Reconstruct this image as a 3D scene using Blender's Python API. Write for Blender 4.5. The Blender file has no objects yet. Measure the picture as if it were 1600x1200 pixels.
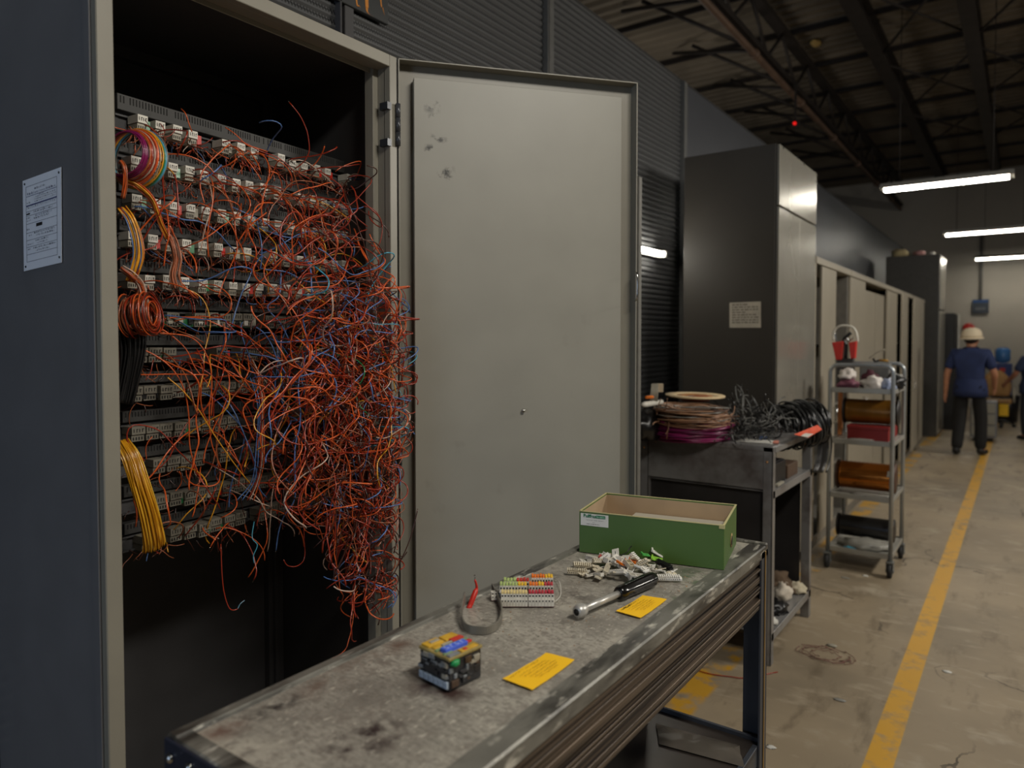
import bpy, bmesh, math, random
from math import sin, cos, pi, tan, radians
from mathutils import Vector, Matrix, noise as mnoise

# ------------------------------------------------------------------ camera, world, light, exposure
scene = bpy.context.scene
COL = scene.collection
F_PX, CAM_H, YAW, PITCH = 1110.0, 1.55, radians(35.78), radians(1.8)
HORIZON = 532.0
cam_d = bpy.data.cameras.new('camera')
cam_d.sensor_width = 36.0
cam_d.lens = F_PX / 1600.0 * 36.0
CY = HORIZON + F_PX * tan(PITCH)
cam_d.shift_y = -(600.0 - CY) / 1600.0
cam_d.clip_start, cam_d.clip_end = 0.05, 100
cam_d.dof.use_dof = True
cam_d.dof.focus_distance = 1.85
cam_d.dof.aperture_fstop = 2.6
cam = bpy.data.objects.new('camera', cam_d)
cam.location = (0, 0, CAM_H)
cam.rotation_euler = (pi / 2 - PITCH, 0, YAW)
COL.objects.link(cam)
scene.camera = cam
scene.view_settings.view_transform = 'Standard'
scene.view_settings.look = 'None'
scene.view_settings.gamma = 1.0
scene.view_settings.exposure = 0.0
scene.view_settings.use_curve_mapping = False

world = bpy.data.worlds.new('hall_air')
world.use_nodes = True
world.node_tree.nodes['Background'].inputs[0].default_value = (0.95, 0.9, 0.85, 1)
world.node_tree.nodes['Background'].inputs[1].default_value = 0.028
scene.world = world

WARM = (1.0, 0.945, 0.85)
TUBE_POWER = 30.0       # emission of the fluorescent tubes

def area(name, loc, target, sx, sy, power, color):
    l = bpy.data.lights.new(name, 'AREA')
    l.shape = 'RECTANGLE'; l.size = sx; l.size_y = sy
    l.energy = power; l.color = color
    o = bpy.data.objects.new(name, l)
    o.location = loc
    d = Vector(target) - Vector(loc)
    o.rotation_euler = d.to_track_quat('-Z', 'Y').to_euler()
    COL.objects.link(o)
    return o
# added cool area light behind the camera, unseen, for the bluish side panel
area('added_cool_light', (-1.6, -5.5, 1.9), (-1.6, 0.6, 1.4), 2.6, 2.2, 88, (0.60, 0.76, 1.0))
# added area lights outside the frame, placed to brighten door, bench and floor
for (lx, ly, tx, pw) in [(0.9, 0.8, 0.0, 57), (2.6, 5.2, 0.4, 120), (3.0, 10.5, 1.0, 60)]:
    area('added_aisle_light', (lx, ly, 3.4), (tx, ly, 1.0), 1.25, 0.3, pw, WARM)
# lamps of the hall on the far side of the partition light the roof sheets above it
for ly, pw in ((3.5, 6), (8.5, 16)):
    area('far_hall_light', (-4.6, ly, 2.9), (-3.6, ly + .3, 5.4), 1.2, 1.2, pw, WARM)

# ------------------------------------------------------------------ camera geometry used to measure positions
_R = cam.rotation_euler.to_matrix()
def ray(px, py):
    return (_R @ Vector(((px - 800) / F_PX, -(py - CY) / F_PX, -1.0)))
def at(px, py, X=None, Y=None, Z=None):
    d = ray(px, py)
    if X is not None: t = X / d.x
    elif Y is not None: t = Y / d.y
    else: t = (Z - CAM_H) / d.z
    return Vector((0, 0, CAM_H)) + d * t

# ------------------------------------------------------------------ mesh builder
WL = {}
class MB:
    def __init__(s): s.v = []; s.f = []; s.m = []; s.sm = []
    def add(s, vs, fs, mi=0, smooth=False):
        b = len(s.v)
        s.v.extend([tuple(v) for v in vs])
        for f in fs:
            s.f.append(tuple(i + b for i in f)); s.m.append(mi); s.sm.append(smooth)
        return s
    def obox(s, c, ax, ay, az, hx, hy, hz, mi=0):
        c = Vector(c); ax = Vector(ax) * hx; ay = Vector(ay) * hy; az = Vector(az) * hz
        vs = [c + ax * i + ay * j + az * k for k in (-1, 1) for j in (-1, 1) for i in (-1, 1)]
        fs = [(0, 2, 3, 1), (4, 5, 7, 6), (0, 1, 5, 4), (2, 6, 7, 3), (0, 4, 6, 2), (1, 3, 7, 5)]
        return s.add(vs, fs, mi)
    def box(s, x0, x1, y0, y1, z0, z1, mi=0):
        return s.obox(((x0 + x1) / 2, (y0 + y1) / 2, (z0 + z1) / 2), (1, 0, 0), (0, 1, 0), (0, 0, 1),
                      abs(x1 - x0) / 2, abs(y1 - y0) / 2, abs(z1 - z0) / 2, mi)
    def rbox(s, c, ang, lx, ly, lz, mi=0):      # box turned about z, c = centre of its bottom
        ux = Vector((cos(ang), sin(ang), 0)); uy = Vector((-sin(ang), cos(ang), 0))
        return s.obox(Vector(c) + Vector((0, 0, lz / 2)), ux, uy, (0, 0, 1), lx / 2, ly / 2, lz / 2, mi)
    def tube(s, pts, r, n=6, mi=0, closed=False, smooth=True):
        pts = [Vector(p) for p in pts]
        N = len(pts)
        if N < 2: return s
        rad = r if isinstance(r, (list, tuple)) else [r] * N
        t0 = (pts[1] - pts[0]).normalized()
        up = Vector((0, 0, 1)) if abs(t0.z) < 0.9 else Vector((1, 0, 0))
        nrm = (up - t0 * up.dot(t0)).normalized()
        vs = []
        for i, p in enumerate(pts):
            if closed: t = pts[(i + 1) % N] - pts[i - 1]
            else: t = pts[min(i + 1, N - 1)] - pts[max(i - 1, 0)]
            if t.length < 1e-9: t = t0.copy()
            t.normalize()
            nrm = nrm - t * nrm.dot(t)
            if nrm.length < 1e-6: nrm = t.orthogonal()
            nrm.normalize()
            b = t.cross(nrm)
            for k in range(n):
                a = 2 * pi * k / n
                vs.append(p + (nrm * cos(a) + b * sin(a)) * rad[i])
        fs = []
        for i in range(N if closed else N - 1):
            j = (i + 1) % N
            for k in range(n):
                fs.append((i * n + k, i * n + (k + 1) % n, j * n + (k + 1) % n, j * n + k))
        if not closed:
            fs.append(tuple(reversed(range(n)))); fs.append(tuple((N - 1) * n + k for k in range(n)))
        return s.add(vs, fs, mi, smooth)
    def lathe(s, o, axis, prof, n=20, mi=0, smooth=True, ref=None):   # prof: (distance along axis, radius)
        o = Vector(o); ax = Vector(axis).normalized()
        u = Vector(ref) if ref is not None else ax.orthogonal()
        u = (u - ax * u.dot(ax)).normalized(); w = ax.cross(u)
        vs = []
        for (h, r) in prof:
            for k in range(n):
                a = 2 * pi * k / n
                vs.append(o + ax * h + (u * cos(a) + w * sin(a)) * max(r, 1e-5))
        fs = []
        for i in range(len(prof) - 1):
            for k in range(n):
                fs.append((i * n + k, i * n + (k + 1) % n, (i + 1) * n + (k + 1) % n, (i + 1) * n + k))
        fs.append(tuple(reversed(range(n)))); fs.append(tuple((len(prof) - 1) * n + k for k in range(n)))
        return s.add(vs, fs, mi, smooth)
    def quad(s, a, b, c, d, mi=0):
        return s.add([a, b, c, d], [(0, 1, 2, 3)], mi)
    def slab(s, a, b, c, d, th, mi=0):          # quad a,b,c,d thickened along its normal
        a, b, c, d = map(Vector, (a, b, c, d))
        n = (b - a).cross(d - a).normalized() * th
        vs = [a, b, c, d, a + n, b + n, c + n, d + n]
        return s.add(vs, [(3, 2, 1, 0), (4, 5, 6, 7), (0, 1, 5, 4), (1, 2, 6, 5), (2, 3, 7, 6), (3, 0, 4, 7)], mi)
    def blob(s, c, rx, ry, rz, seed=0, amp=0.25, sub=3, mi=0, ang=0.0, flat=True, fr=3.0):
        bm = bmesh.new(); bmesh.ops.create_icosphere(bm, subdivisions=sub, radius=1.0)
        vs = []
        for v in bm.verts:
            p = v.co.copy()
            k = 1 + amp * mnoise.noise(p * fr + Vector((seed * 7.3, seed * 1.7, seed))) + amp * .5 * mnoise.noise(p * fr * 2.7 + Vector((seed, 3, 1)))
            p = p * k
            x, y, z = p.x * rx, p.y * ry, p.z * rz
            if flat and z < -rz * .55: z = -rz * .55
            x, y = x * cos(ang) - y * sin(ang), x * sin(ang) + y * cos(ang)
            vs.append(Vector(c) + Vector((x, y, z + (rz * .55 if flat else 0))))
        bm.verts.index_update()
        fs = [tuple(v.index for v in f.verts) for f in bm.faces]
        bm.free()
        return s.add(vs, fs, mi, True)
    def build(s, name, mats, parent=None, bevel=0.0, seg=1, origin=None):
        me = bpy.data.meshes.new(name)
        if parent is not None: off = WL[parent.name]
        elif origin is not None: off = Vector(origin)
        else:
            xs = [v[0] for v in s.v]; ys = [v[1] for v in s.v]; zs = [v[2] for v in s.v]
            off = Vector(((min(xs) + max(xs)) / 2, (min(ys) + max(ys)) / 2, min(zs)))
        me.from_pydata([(v[0] - off[0], v[1] - off[1], v[2] - off[2]) for v in s.v], [], s.f)
        if not isinstance(mats, (list, tuple)): mats = [mats]
        for m in mats: me.materials.append(m)
        me.polygons.foreach_set('material_index', s.m)
        me.polygons.foreach_set('use_smooth', s.sm)
        me.update()
        o = bpy.data.objects.new(name, me)
        COL.objects.link(o)
        if parent is not None:
            o.parent = parent
            WL[o.name] = off
        else:
            o.location = off
            WL[o.name] = Vector(off)
        if bevel > 0:
            b = o.modifiers.new('edges', 'BEVEL'); b.width = bevel; b.segments = seg; b.limit_method = 'ANGLE'; b.angle_limit = radians(40)
        return o

def tag(o, label, cat, group=None, kind=None):
    o['label'] = label; o['category'] = cat
    if group: o['group'] = group
    if kind: o['kind'] = kind
    return o
def thing(name, label, cat, loc, group=None):
    o = bpy.data.objects.new(name, None)
    o.empty_display_size = 0.05
    COL.objects.link(o)
    o.location = loc
    WL[o.name] = Vector(loc)
    return tag(o, label, cat, group)
def struct(name, mb, mats, bevel=0, origin=None):
    o = mb.build(name, mats, None, bevel, 1, origin)
    o['kind'] = 'structure'
    return o

def smooth_path(pts, per=6):
    pts = [Vector(p) for p in pts]
    if len(pts) < 3: return pts
    P = [pts[0] * 2 - pts[1]] + pts + [pts[-1] * 2 - pts[-2]]
    out = []
    for i in range(1, len(P) - 2):
        for k in range(per):
            t = k / per
            a, b, c, d = P[i - 1], P[i], P[i + 1], P[i + 2]
            out.append(0.5 * ((2 * b) + (c - a) * t + (2 * a - 5 * b + 4 * c - d) * t * t + (3 * b - a - 3 * c + d) * t ** 3))
    out.append(pts[-1])
    return out

# ------------------------------------------------------------------ materials
def lin(c):
    return tuple((x / 12.92 if x <= 0.04045 else ((x + 0.055) / 1.055) ** 2.4) for x in [v / 255 for v in c]) + (1,)
def shift(c, k): return tuple(min(1, max(0, x * k)) for x in c[:3]) + (1,)
MATS = {}
def mat(name, rgb, rough=0.5, metal=0.0, var=0.12, scale=18.0, bump=0.0, bscale=None, spec=0.5, stretch=None, coat=0.0):
    if name in MATS: return MATS[name]
    m = bpy.data.materials.new(name); m.use_nodes = True
    nt = m.node_tree; N = nt.nodes; L = nt.links
    b = N['Principled BSDF']
    b.inputs['Roughness'].default_value = rough
    b.inputs['Metallic'].default_value = metal
    b.inputs['Specular IOR Level'].default_value = spec
    b.inputs['Coat Weight'].default_value = coat
    c = lin(rgb)
    tc = N.new('ShaderNodeTexCoord')
    mp = N.new('ShaderNodeMapping')
    L.new(tc.outputs['Object'], mp.inputs['Vector'])
    if stretch: mp.inputs['Scale'].default_value = stretch
    n = N.new('ShaderNodeTexNoise'); n.inputs['Scale'].default_value = scale; n.inputs['Detail'].default_value = 4
    L.new(mp.outputs['Vector'], n.inputs['Vector'])
    r = N.new('ShaderNodeValToRGB')
    r.color_ramp.elements[0].position = 0.3; r.color_ramp.elements[1].position = 0.7
    r.color_ramp.elements[0].color = shift(c, 1 - var); r.color_ramp.elements[1].color = shift(c, 1 + var)
    L.new(n.outputs['Fac'], r.inputs['Fac']); L.new(r.outputs['Color'], b.inputs['Base Color'])
    if bump:
        bp = N.new('ShaderNodeBump'); bp.inputs['Strength'].default_value = bump; bp.inputs['Distance'].default_value = 0.003
        n2 = N.new('ShaderNodeTexNoise'); n2.inputs['Scale'].default_value = bscale or scale * 4
        L.new(mp.outputs['Vector'], n2.inputs['Vector'])
        L.new(n2.outputs['Fac'], bp.inputs['Height']); L.new(bp.outputs['Normal'], b.inputs['Normal'])
    MATS[name] = m
    return m
def nodes_of(m): return m.node_tree.nodes, m.node_tree.links, m.node_tree.nodes['Principled BSDF']
def overlay(m, rgb, scale, lo, hi, stretch=None, rough=None, detail=5, box=None, seed=0.0, voronoi=False):
    """marks of another colour (dirt, worn paint, specks) laid over a material's base colour; box = object-space limits"""
    N, L, b = nodes_of(m)
    src = b.inputs['Base Color'].links[0].from_socket
    tc = N.new('ShaderNodeTexCoord'); mp = N.new('ShaderNodeMapping')
    mp.inputs['Location'].default_value = (seed, seed * 1.3, seed * .7)
    if stretch: mp.inputs['Scale'].default_value = stretch
    L.new(tc.outputs['Object'], mp.inputs['Vector'])
    n = N.new('ShaderNodeTexNoise'); n.inputs['Scale'].default_value = scale; n.inputs['Detail'].default_value = detail
    n.inputs['Roughness'].default_value = 0.6
    L.new(mp.outputs['Vector'], n.inputs['Vector'])
    r = N.new('ShaderNodeMapRange'); r.inputs['From Min'].default_value = lo; r.inputs['From Max'].default_value = hi
    L.new(n.outputs['Fac'], r.inputs['Value'])
    fac = r.outputs['Result']
    if box:
        sp = N.new('ShaderNodeSeparateXYZ'); L.new(tc.outputs['Object'], sp.inputs[0])
        for ax, (lo_, hi_, soft) in box.items():
            for sgn, lim in ((1, lo_), (-1, hi_)):
                mr = N.new('ShaderNodeMapRange')
                mr.inputs['From Min'].default_value = lim - soft * sgn; mr.inputs['From Max'].default_value = lim + soft * sgn
                L.new(sp.outputs[ax], mr.inputs['Value'])
                mu = N.new('ShaderNodeMath'); mu.operation = 'MULTIPLY'
                L.new(fac, mu.inputs[0]); L.new(mr.outputs['Result'], mu.inputs[1]); fac = mu.outputs[0]
    mx = N.new('ShaderNodeMixRGB'); mx.inputs['Color2'].default_value = lin(rgb)
    L.new(fac, mx.inputs['Fac']); L.new(src, mx.inputs['Color1']); L.new(mx.outputs['Color'], b.inputs['Base Color'])
    return m
def cracks(m, rgb, scale, width, seed=0.0, lo=0.5, hi=0.6):
    N, L, b = nodes_of(m)
    src = b.inputs['Base Color'].links[0].from_socket
    tc = N.new('ShaderNodeTexCoord'); n = N.new('ShaderNodeTexNoise'); n.inputs['Scale'].default_value = scale * 2.2; n.inputs['Detail'].default_value = 6
    L.new(tc.outputs['Object'], n.inputs['Vector'])
    ad = N.new('ShaderNodeMixRGB'); ad.inputs['Fac'].default_value = 0.35
    L.new(tc.outputs['Object'], ad.inputs['Color1']); L.new(n.outputs['Color'], ad.inputs['Color2'])
    v = N.new('ShaderNodeTexVoronoi'); v.feature = 'DISTANCE_TO_EDGE'; v.inputs['Scale'].default_value = scale
    L.new(ad.outputs['Color'], v.inputs['Vector'])
    lt = N.new('ShaderNodeMath'); lt.operation = 'LESS_THAN'; lt.inputs[1].default_value = width; L.new(v.outputs['Distance'], lt.inputs[0])
    n2 = N.new('ShaderNodeTexNoise'); n2.inputs['Scale'].default_value = scale * 1.1; L.new(tc.outputs['Object'], n2.inputs['Vector'])
    mr = N.new('ShaderNodeMapRange'); mr.inputs['From Min'].default_value = lo; mr.inputs['From Max'].default_value = hi; L.new(n2.outputs['Fac'], mr.inputs['Value'])
    mu = N.new('ShaderNodeMath'); mu.operation = 'MULTIPLY'; L.new(lt.outputs[0], mu.inputs[0]); L.new(mr.outputs['Result'], mu.inputs[1])
    mx = N.new('ShaderNodeMixRGB'); mx.inputs['Color2'].default_value = lin(rgb)
    L.new(mu.outputs[0], mx.inputs['Fac']); L.new(src, mx.inputs['Color1']); L.new(mx.outputs['Color'], b.inputs['Base Color'])
    return m
def emit(name, rgb, power):
    m = bpy.data.materials.new(name); m.use_nodes = True
    N, L, b = nodes_of(m)
    b.inputs['Base Color'].default_value = tuple(rgb) + (1,)
    b.inputs['Emission Color'].default_value = tuple(rgb) + (1,)
    b.inputs['Emission Strength'].default_value = power
    return m

PAINT = mat('grey_enamel_paint', (136, 132, 120), 0.42, 0.0, 0.05, 9, 0.04, 240)
PAINT_D = mat('slate_enamel_paint', (112, 112, 114), 0.38, 0.0, 0.06, 7, 0.04, 240)
PAINT_IN = mat('shaded_interior_paint', (66, 65, 66), 0.6, 0.0, 0.08, 9)  # same cabinet grey, darkened so the interior shade sits in the colour
STEEL = mat('bare_steel', (150, 150, 148), 0.36, 0.9, 0.15, 14, 0.05, 90)
STEEL_D = mat('dark_steel', (70, 72, 76), 0.34, 0.4, 0.2, 8, 0.04, 60)
CHROME = mat('polished_steel', (190, 190, 186), 0.16, 1.0, 0.05, 30)
ZINC = mat('galvanized_steel', (118, 120, 118), 0.4, 0.4, 0.22, 10, 0.03, 60)
WHITE_P = mat('white_plastic', (214, 210, 198), 0.45, 0, 0.08, 60)
CREAM_P = mat('aged_white_plastic', (160, 154, 138), 0.5, 0, 0.14, 40)
BLACK_P = mat('black_plastic', (22, 22, 23), 0.32, 0, 0.1, 30)
DARK_HOLE = mat('dark_recess', (14, 13, 12), 0.8, 0, 0.05, 20)
RUBBER = mat('dark_rubber', (30, 30, 30), 0.7, 0, 0.1, 30)
PAPER = mat('white_paper', (206, 204, 196), 0.8, 0, 0.05, 20)
INK = mat('faded_ink', (70, 74, 96), 0.8, 0, 0.05, 20)
INK_B = mat('blue_ink', (34, 44, 110), 0.8, 0, 0.05, 20)
INK_K = mat('black_ink', (26, 24, 22), 0.8, 0, 0.05, 20)
RED_P = mat('red_plastic', (196, 46, 34), 0.4, 0, 0.1, 30)
def wiremat(n, c, rough=0.28): return mat(n, c, rough, 0, 0.18, 60, spec=0.7)
W_OR = wiremat('orange_insulation', (216, 94, 40))
W_RD = wiremat('rust_red_insulation', (152, 46, 22))
W_CU = wiremat('copper_brown_insulation', (150, 84, 52))
W_DK = wiremat('dark_brown_insulation', (64, 30, 18))
W_BL = wiremat('blue_insulation', (82, 118, 176))
W_PL = wiremat('pale_pinkish_insulation', (196, 168, 150))
W_YE = wiremat('amber_insulation', (226, 158, 40))
W_GR = wiremat('green_insulation', (40, 128, 74))
W_CY = wiremat('cyan_insulation', (70, 160, 186))
W_MG = wiremat('magenta_insulation', (128, 26, 84))
W_BK = wiremat('black_insulation', (20, 19, 19), 0.3)
W_GY = wiremat('grey_insulation', (120, 118, 112))
W_PK = wiremat('pink_copper_insulation', (206, 130, 98))
WIRES = [W_OR, W_RD, W_CU, W_BL, W_PL, W_YE, W_DK, W_CY, W_GR]
# ------------------------------------------------------------------ the setting
XW = -2.09            # face of the partition wall
WALL_TOP = at(1000, 78, X=XW).z
# floor: worn concrete with painted yellow lines
FL = mat('worn_concrete', (150, 135, 112), 0.5, 0, 0.14, 1.3, 0.12, 30)
overlay(FL, (116, 106, 90), 0.8, 0.48, 0.72)
overlay(FL, (170, 158, 138), 2.6, 0.60, 0.72, seed=3)
overlay(FL, (110, 97, 80), 7, 0.66, 0.76, seed=9)
overlay(FL, (226, 220, 206), 60, 0.74, 0.77, seed=4)
overlay(FL, (112, 99, 80), 9, 0.56, 0.74, stretch=(1, .3, 1), seed=21)
overlay(FL, (168, 154, 132), 14, 0.56, 0.74, stretch=(.4, 1, 1), seed=17)
cracks(FL, (82, 72, 58), 1.1, 0.005, lo=.54, hi=.62)
yl0 = at(1345, 1199, Z=0).x; yl1 = at(1400, 1199, Z=0).x
overlay(FL, (206, 156, 52), 9, 0.30, 0.50, box={0: (yl0 + .002, yl1 - .008, 0.003)}, seed=5)
px2 = at(1085, 1078, Z=0).x
overlay(FL, (188, 142, 44), 4, 0.47, 0.55, box={0: (px2 - .07, px2 + .07, 0.01)}, seed=6)
mb = MB(); mb.box(-2.2, 6, -6, 19.6, -0.1, 0.0)
struct('floor', mb, FL, origin=(0, 0, 0))
# floor behind the partition (the hall continues there)
mb = MB(); mb.box(-9, -2.2, -6, 19.6, -0.1, 0.0)
struct('floor_beyond', mb, mat('plain_concrete', (120, 112, 100), 0.7), origin=(-5, 0, 0))

# partition: perforated ribbed sheets between posts
def perforated(name, rgb, ph, pv):
    m = mat(name, rgb, 0.45, 0.1, 0.08, 3)
    N, L, b = nodes_of(m)
    src = b.inputs['Base Color'].links[0].from_socket
    tc = N.new('ShaderNodeTexCoord'); sp = N.new('ShaderNodeSeparateXYZ'); L.new(tc.outputs['Object'], sp.inputs[0])
    outs = []
    for ax, pitch, duty in ((1, ph, 0.50), (2, pv, 0.46)):
        a = N.new('ShaderNodeMath'); a.operation = 'DIVIDE'; a.inputs[1].default_value = pitch; L.new(sp.outputs[ax], a.inputs[0])
        fr = N.new('ShaderNodeMath'); fr.operation = 'FRACT'; L.new(a.outputs[0], fr.inputs[0])
        g = N.new('ShaderNodeMath'); g.operation = 'GREATER_THAN'; g.inputs[1].default_value = duty; L.new(fr.outputs[0], g.inputs[0])
        outs.append(g.outputs[0])
    mu = N.new('ShaderNodeMath'); mu.operation = 'MULTIPLY'; L.new(outs[0], mu.inputs[0]); L.new(outs[1], mu.inputs[1])
    mx = N.new('ShaderNodeMixRGB'); mx.inputs['Color2'].default_value = lin((10, 10, 10))
    L.new(mu.outputs[0], mx.inputs['Fac']); L.new(src, mx.inputs['Color1']); L.new(mx.outputs['Color'], b.inputs['Base Color'])
    bp = N.new('ShaderNodeBump'); bp.invert = True; bp.inputs['Strength'].default_value = 0.6; bp.inputs['Distance'].default_value = 0.004
    L.new(mu.outputs[0], bp.inputs['Height']); L.new(bp.outputs['Normal'], b.inputs['Normal'])
    return m
PERF = perforated('perforated_sheet', (76, 77, 78), 0.0135, 0.036)
SMOOTHW = mat('fine_ribbed_sheet', (70, 72, 77), 0.42, 0.2, 0.08, 2, 0.1, 120)
seams = [at(540, 40, X=XW).y, at(857, 60, X=XW).y, at(1068, 180, X=XW).y]
mb = MB()
# horizontal ribs are folds in the sheet: a shallow corrugation
def ribbed(y0, y1, pitch, amp):
    z = 0.0; prof = []
    while z < WALL_TOP:
        prof += [(XW - amp, z), (XW, min(z + pitch * .25, WALL_TOP)), (XW, min(z + pitch * .6, WALL_TOP)), (XW - amp, min(z + pitch * .85, WALL_TOP))]
        z += pitch
    vs = []; fs = []
    for (x, z) in prof: vs += [(x, y0, z), (x, y1, z)]
    for i in range(len(prof) - 1): fs.append((2 * i, 2 * i + 1, 2 * i + 3, 2 * i + 2))
    mb.add(vs, fs, 0)
ribbed(-6, seams[2], 0.036, 0.006)
mb.box(XW - .05, XW - .012, -6, seams[2], 0, WALL_TOP)
struct('wall_left', mb, PERF, origin=(XW, 0, 0))
mb = MB(); mb.box(XW - .05, XW, seams[2], 19.6, 0, WALL_TOP)
struct('wall_left_far', mb, SMOOTHW, origin=(XW, 0, 0))
for i, y in enumerate(seams):
    mb = MB(); mb.box(XW - .01, XW + .022, y - .022, y + .022, 0, WALL_TOP)
    mb.box(XW - .01, XW + .03, y - .05, y - .042, 0, WALL_TOP)
    struct('trim_%d' % (i + 1), mb, PAINT_IN if i == 0 else mat('post_paint', (92, 92, 90), .4), 0.002)
mb = MB(); mb.box(XW - .06, XW + .004, -6, 19.6, WALL_TOP, WALL_TOP + .012)
struct('trim_4', mb, mat('dark_capping', (40, 38, 36), .6))

# back wall with a door opening and a conduit
BW = mat('pale_block_wall', (176, 170, 158), 0.8, 0, 0.05, 1.5, 0.1, 8)
mb = MB(); mb.box(-9, 6, 19.6, 19.8, 0, 5.6)
struct('wall_back', mb, BW)
mb = MB(); mb.box(1.2, 2.2, 19.56, 19.6, 0, 2.1); mb.box(1.12, 1.2, 19.54, 19.6, 0, 2.16); mb.box(2.2, 2.28, 19.54, 19.6, 0, 2.16); mb.box(1.12, 2.28, 19.54, 19.6, 2.1, 2.18)
struct('door_1', mb, mat('door_paint', (96, 100, 104), .5))

# corrugated roof
RF = mat('brown_roof_sheet', (108, 98, 83), 0.75, 0.0, 0.25, 1.2)
ZR = 5.45
mb = MB(); vs = []; fs = []; y = -5.0; k = 0
prof = []
while y < 19.8:
    prof += [(y, ZR), (y + .07, ZR), (y + .10, ZR + .045), (y + .17, ZR + .045)]
    y += .2
for (yy, zz) in prof: vs += [(-9, yy, zz), (6, yy, zz)]
for i in range(len(prof) - 1): fs.append((2 * i, 2 * i + 1, 2 * i + 3, 2 * i + 2))
mb.add(vs, fs, 0)
struct('ceiling', mb, RF)

IRON = mat('dark_rusty_iron', (46, 40, 36), 0.6, 0.3, 0.3, 4)
def ibeam(x, z, d, w, lab):
    mb = MB()
    mb.box(x - w / 2, x + w / 2, -3, 19.5, z, z + .014); mb.box(x - w / 2, x + w / 2, -3, 19.5, z + d - .014, z + d)
    mb.box(x - .008, x + .008, -3, 19.5, z + .014, z + d - .014)
    tag(mb.build('roof_beam', IRON), lab, 'roof beam', 'roof beams running along the aisle')
b1 = at(1325, 0, Z=5.15).x; b2 = at(1509, 0, Z=5.15).x
ibeam(b1, 5.14, .28, .16, 'dark steel roof beam running along the aisle next to the lattice girder')
ibeam(b2, 5.14, .28, .16, 'dark steel roof beam running along the aisle right above the strip lamps')
ibeam(b2 + (b2 - b1), 5.14, .28, .16, 'dark steel roof beam at the right edge of the roof')
# lattice girder along the partition
XG = at(1150, 20, Z=4.95).x
g = thing('lattice_girder', 'dark steel lattice girder running along the roof above the brown pipe', 'girder', (XG, 0, 4.7))
for nm, z in (('top_chord', 5.32), ('bottom_chord', 4.78)):
    mb = MB(); mb.box(XG - .06, XG + .06, -3, 19.5, z, z + .07); mb.build(nm, IRON, g)
y = -2.0; i = 0
while y < 19:
    mb = MB(); za, zb = (4.85, 5.32) if i % 2 else (5.32, 4.85)
    mb.tube([(XG, y, za), (XG, y + .62, zb)], .022, 5); mb.build('lattice_bar', IRON, g)
    y += .62; i += 1
XP = at(1285, 197, Z=4.72).x
mb = MB(); mb.tube([(XP, -3, 4.72), (XP, 19.5, 4.72)], .038, 10)
for y in range(-2, 19, 2): mb.lathe((XP, y, 4.72), (0, 1, 0), [(0, .038), (0, .055), (.06, .055), (.06, .038)], 10)
tag(mb.build('roof_pipe', mat('rusty_brown_pipe', (100, 78, 62), .55, .1, .3, 3)), 'rusty brown pipe running along the roof under the lattice girder', 'pipe')
# purlins across the hall
purl = None
for k in range(14):
    y = 1.6 + k * 1.3
    if purl is None:
        mb = MB(); mb.box(-6, 5, y - .018, y + .018, 5.385, 5.445)
        purl = mb.build('roof_purlin', IRON); o = purl
    else:
        o = purl.copy(); COL.objects.link(o); o.location.y = y
    tag(o, 'dark steel purlin crossing under the corrugated roof sheets', 'purlin', 'purlins crossing under the roof')
# diagonal bracing rods, in crosses between the beams
rng = random.Random(5)
for (xa, xb, za, zb) in ((b1, b2, 5.2, 5.2), (b2, b2 * 2 - b1, 5.2, 5.2)):
    for k in range(5):
        y0 = 2.9 + k * 2.6
        for s in (0, 1):
            mb = MB()
            p, q = ((xa, y0, za), (xb, y0 + 2.2, zb)) if s else ((xb, y0, zb), (xa, y0 + 2.2, za))
            dzr = .04 * s; mb.tube([(p[0], p[1], p[2] + dzr), (q[0], q[1], q[2] + dzr)], .016, 5)
            tag(mb.build('bracing_rod', IRON), 'thin dark diagonal bracing rod crossing between two roof beams', 'bracing rod', 'crossed bracing rods between the roof beams')
for k in range(9):
    y0 = 2.2 + k * 1.5
    for s in (0, 1):
        mb = MB()
        mb.tube([(XG, y0, 4.82), (XG - 1.1 - .3 * s, y0 + (.9 if s else -.7), 5.4)], .024, 5)
        tag(mb.build('girder_strut', IRON), 'dark steel strut propping the lattice girder beyond the partition', 'strut', 'struts between girder and roof beyond the partition')
# patches hanging under the roof
p = at(1275, 70, Z=5.4)
mb = MB(); mb.blob((p.x, p.y, 5.405), .07, .12, .03, 4, .4, 2); tag(mb.build('torn_insulation', mat('straw_insulation', (190, 160, 96), .9)), 'small scrap of straw coloured insulation hanging under the dark roof', 'insulation')
p = at(1242, 193, X=XG + .1)
r = thing('warning_lamp', 'small round red warning lamp glowing on the girder above the tall cabinet', 'warning lamp', p)
mb = MB(); mb.lathe(p, (0, -1, 0), [(0, .02), (.02, .02), (.035, .015), (.04, .0)], 12); mb.build('lens', emit('red_lens', (1.0, .01, .008), .7), r)
mb = MB(); mb.box(p.x - .045, p.x + .045, p.y, p.y + .05, p.z - .045, p.z + .045); mb.box(p.x - .01, p.x + .01, p.y, p.y + .04, p.z, 4.8); mb.build('housing', IRON, r)

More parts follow.
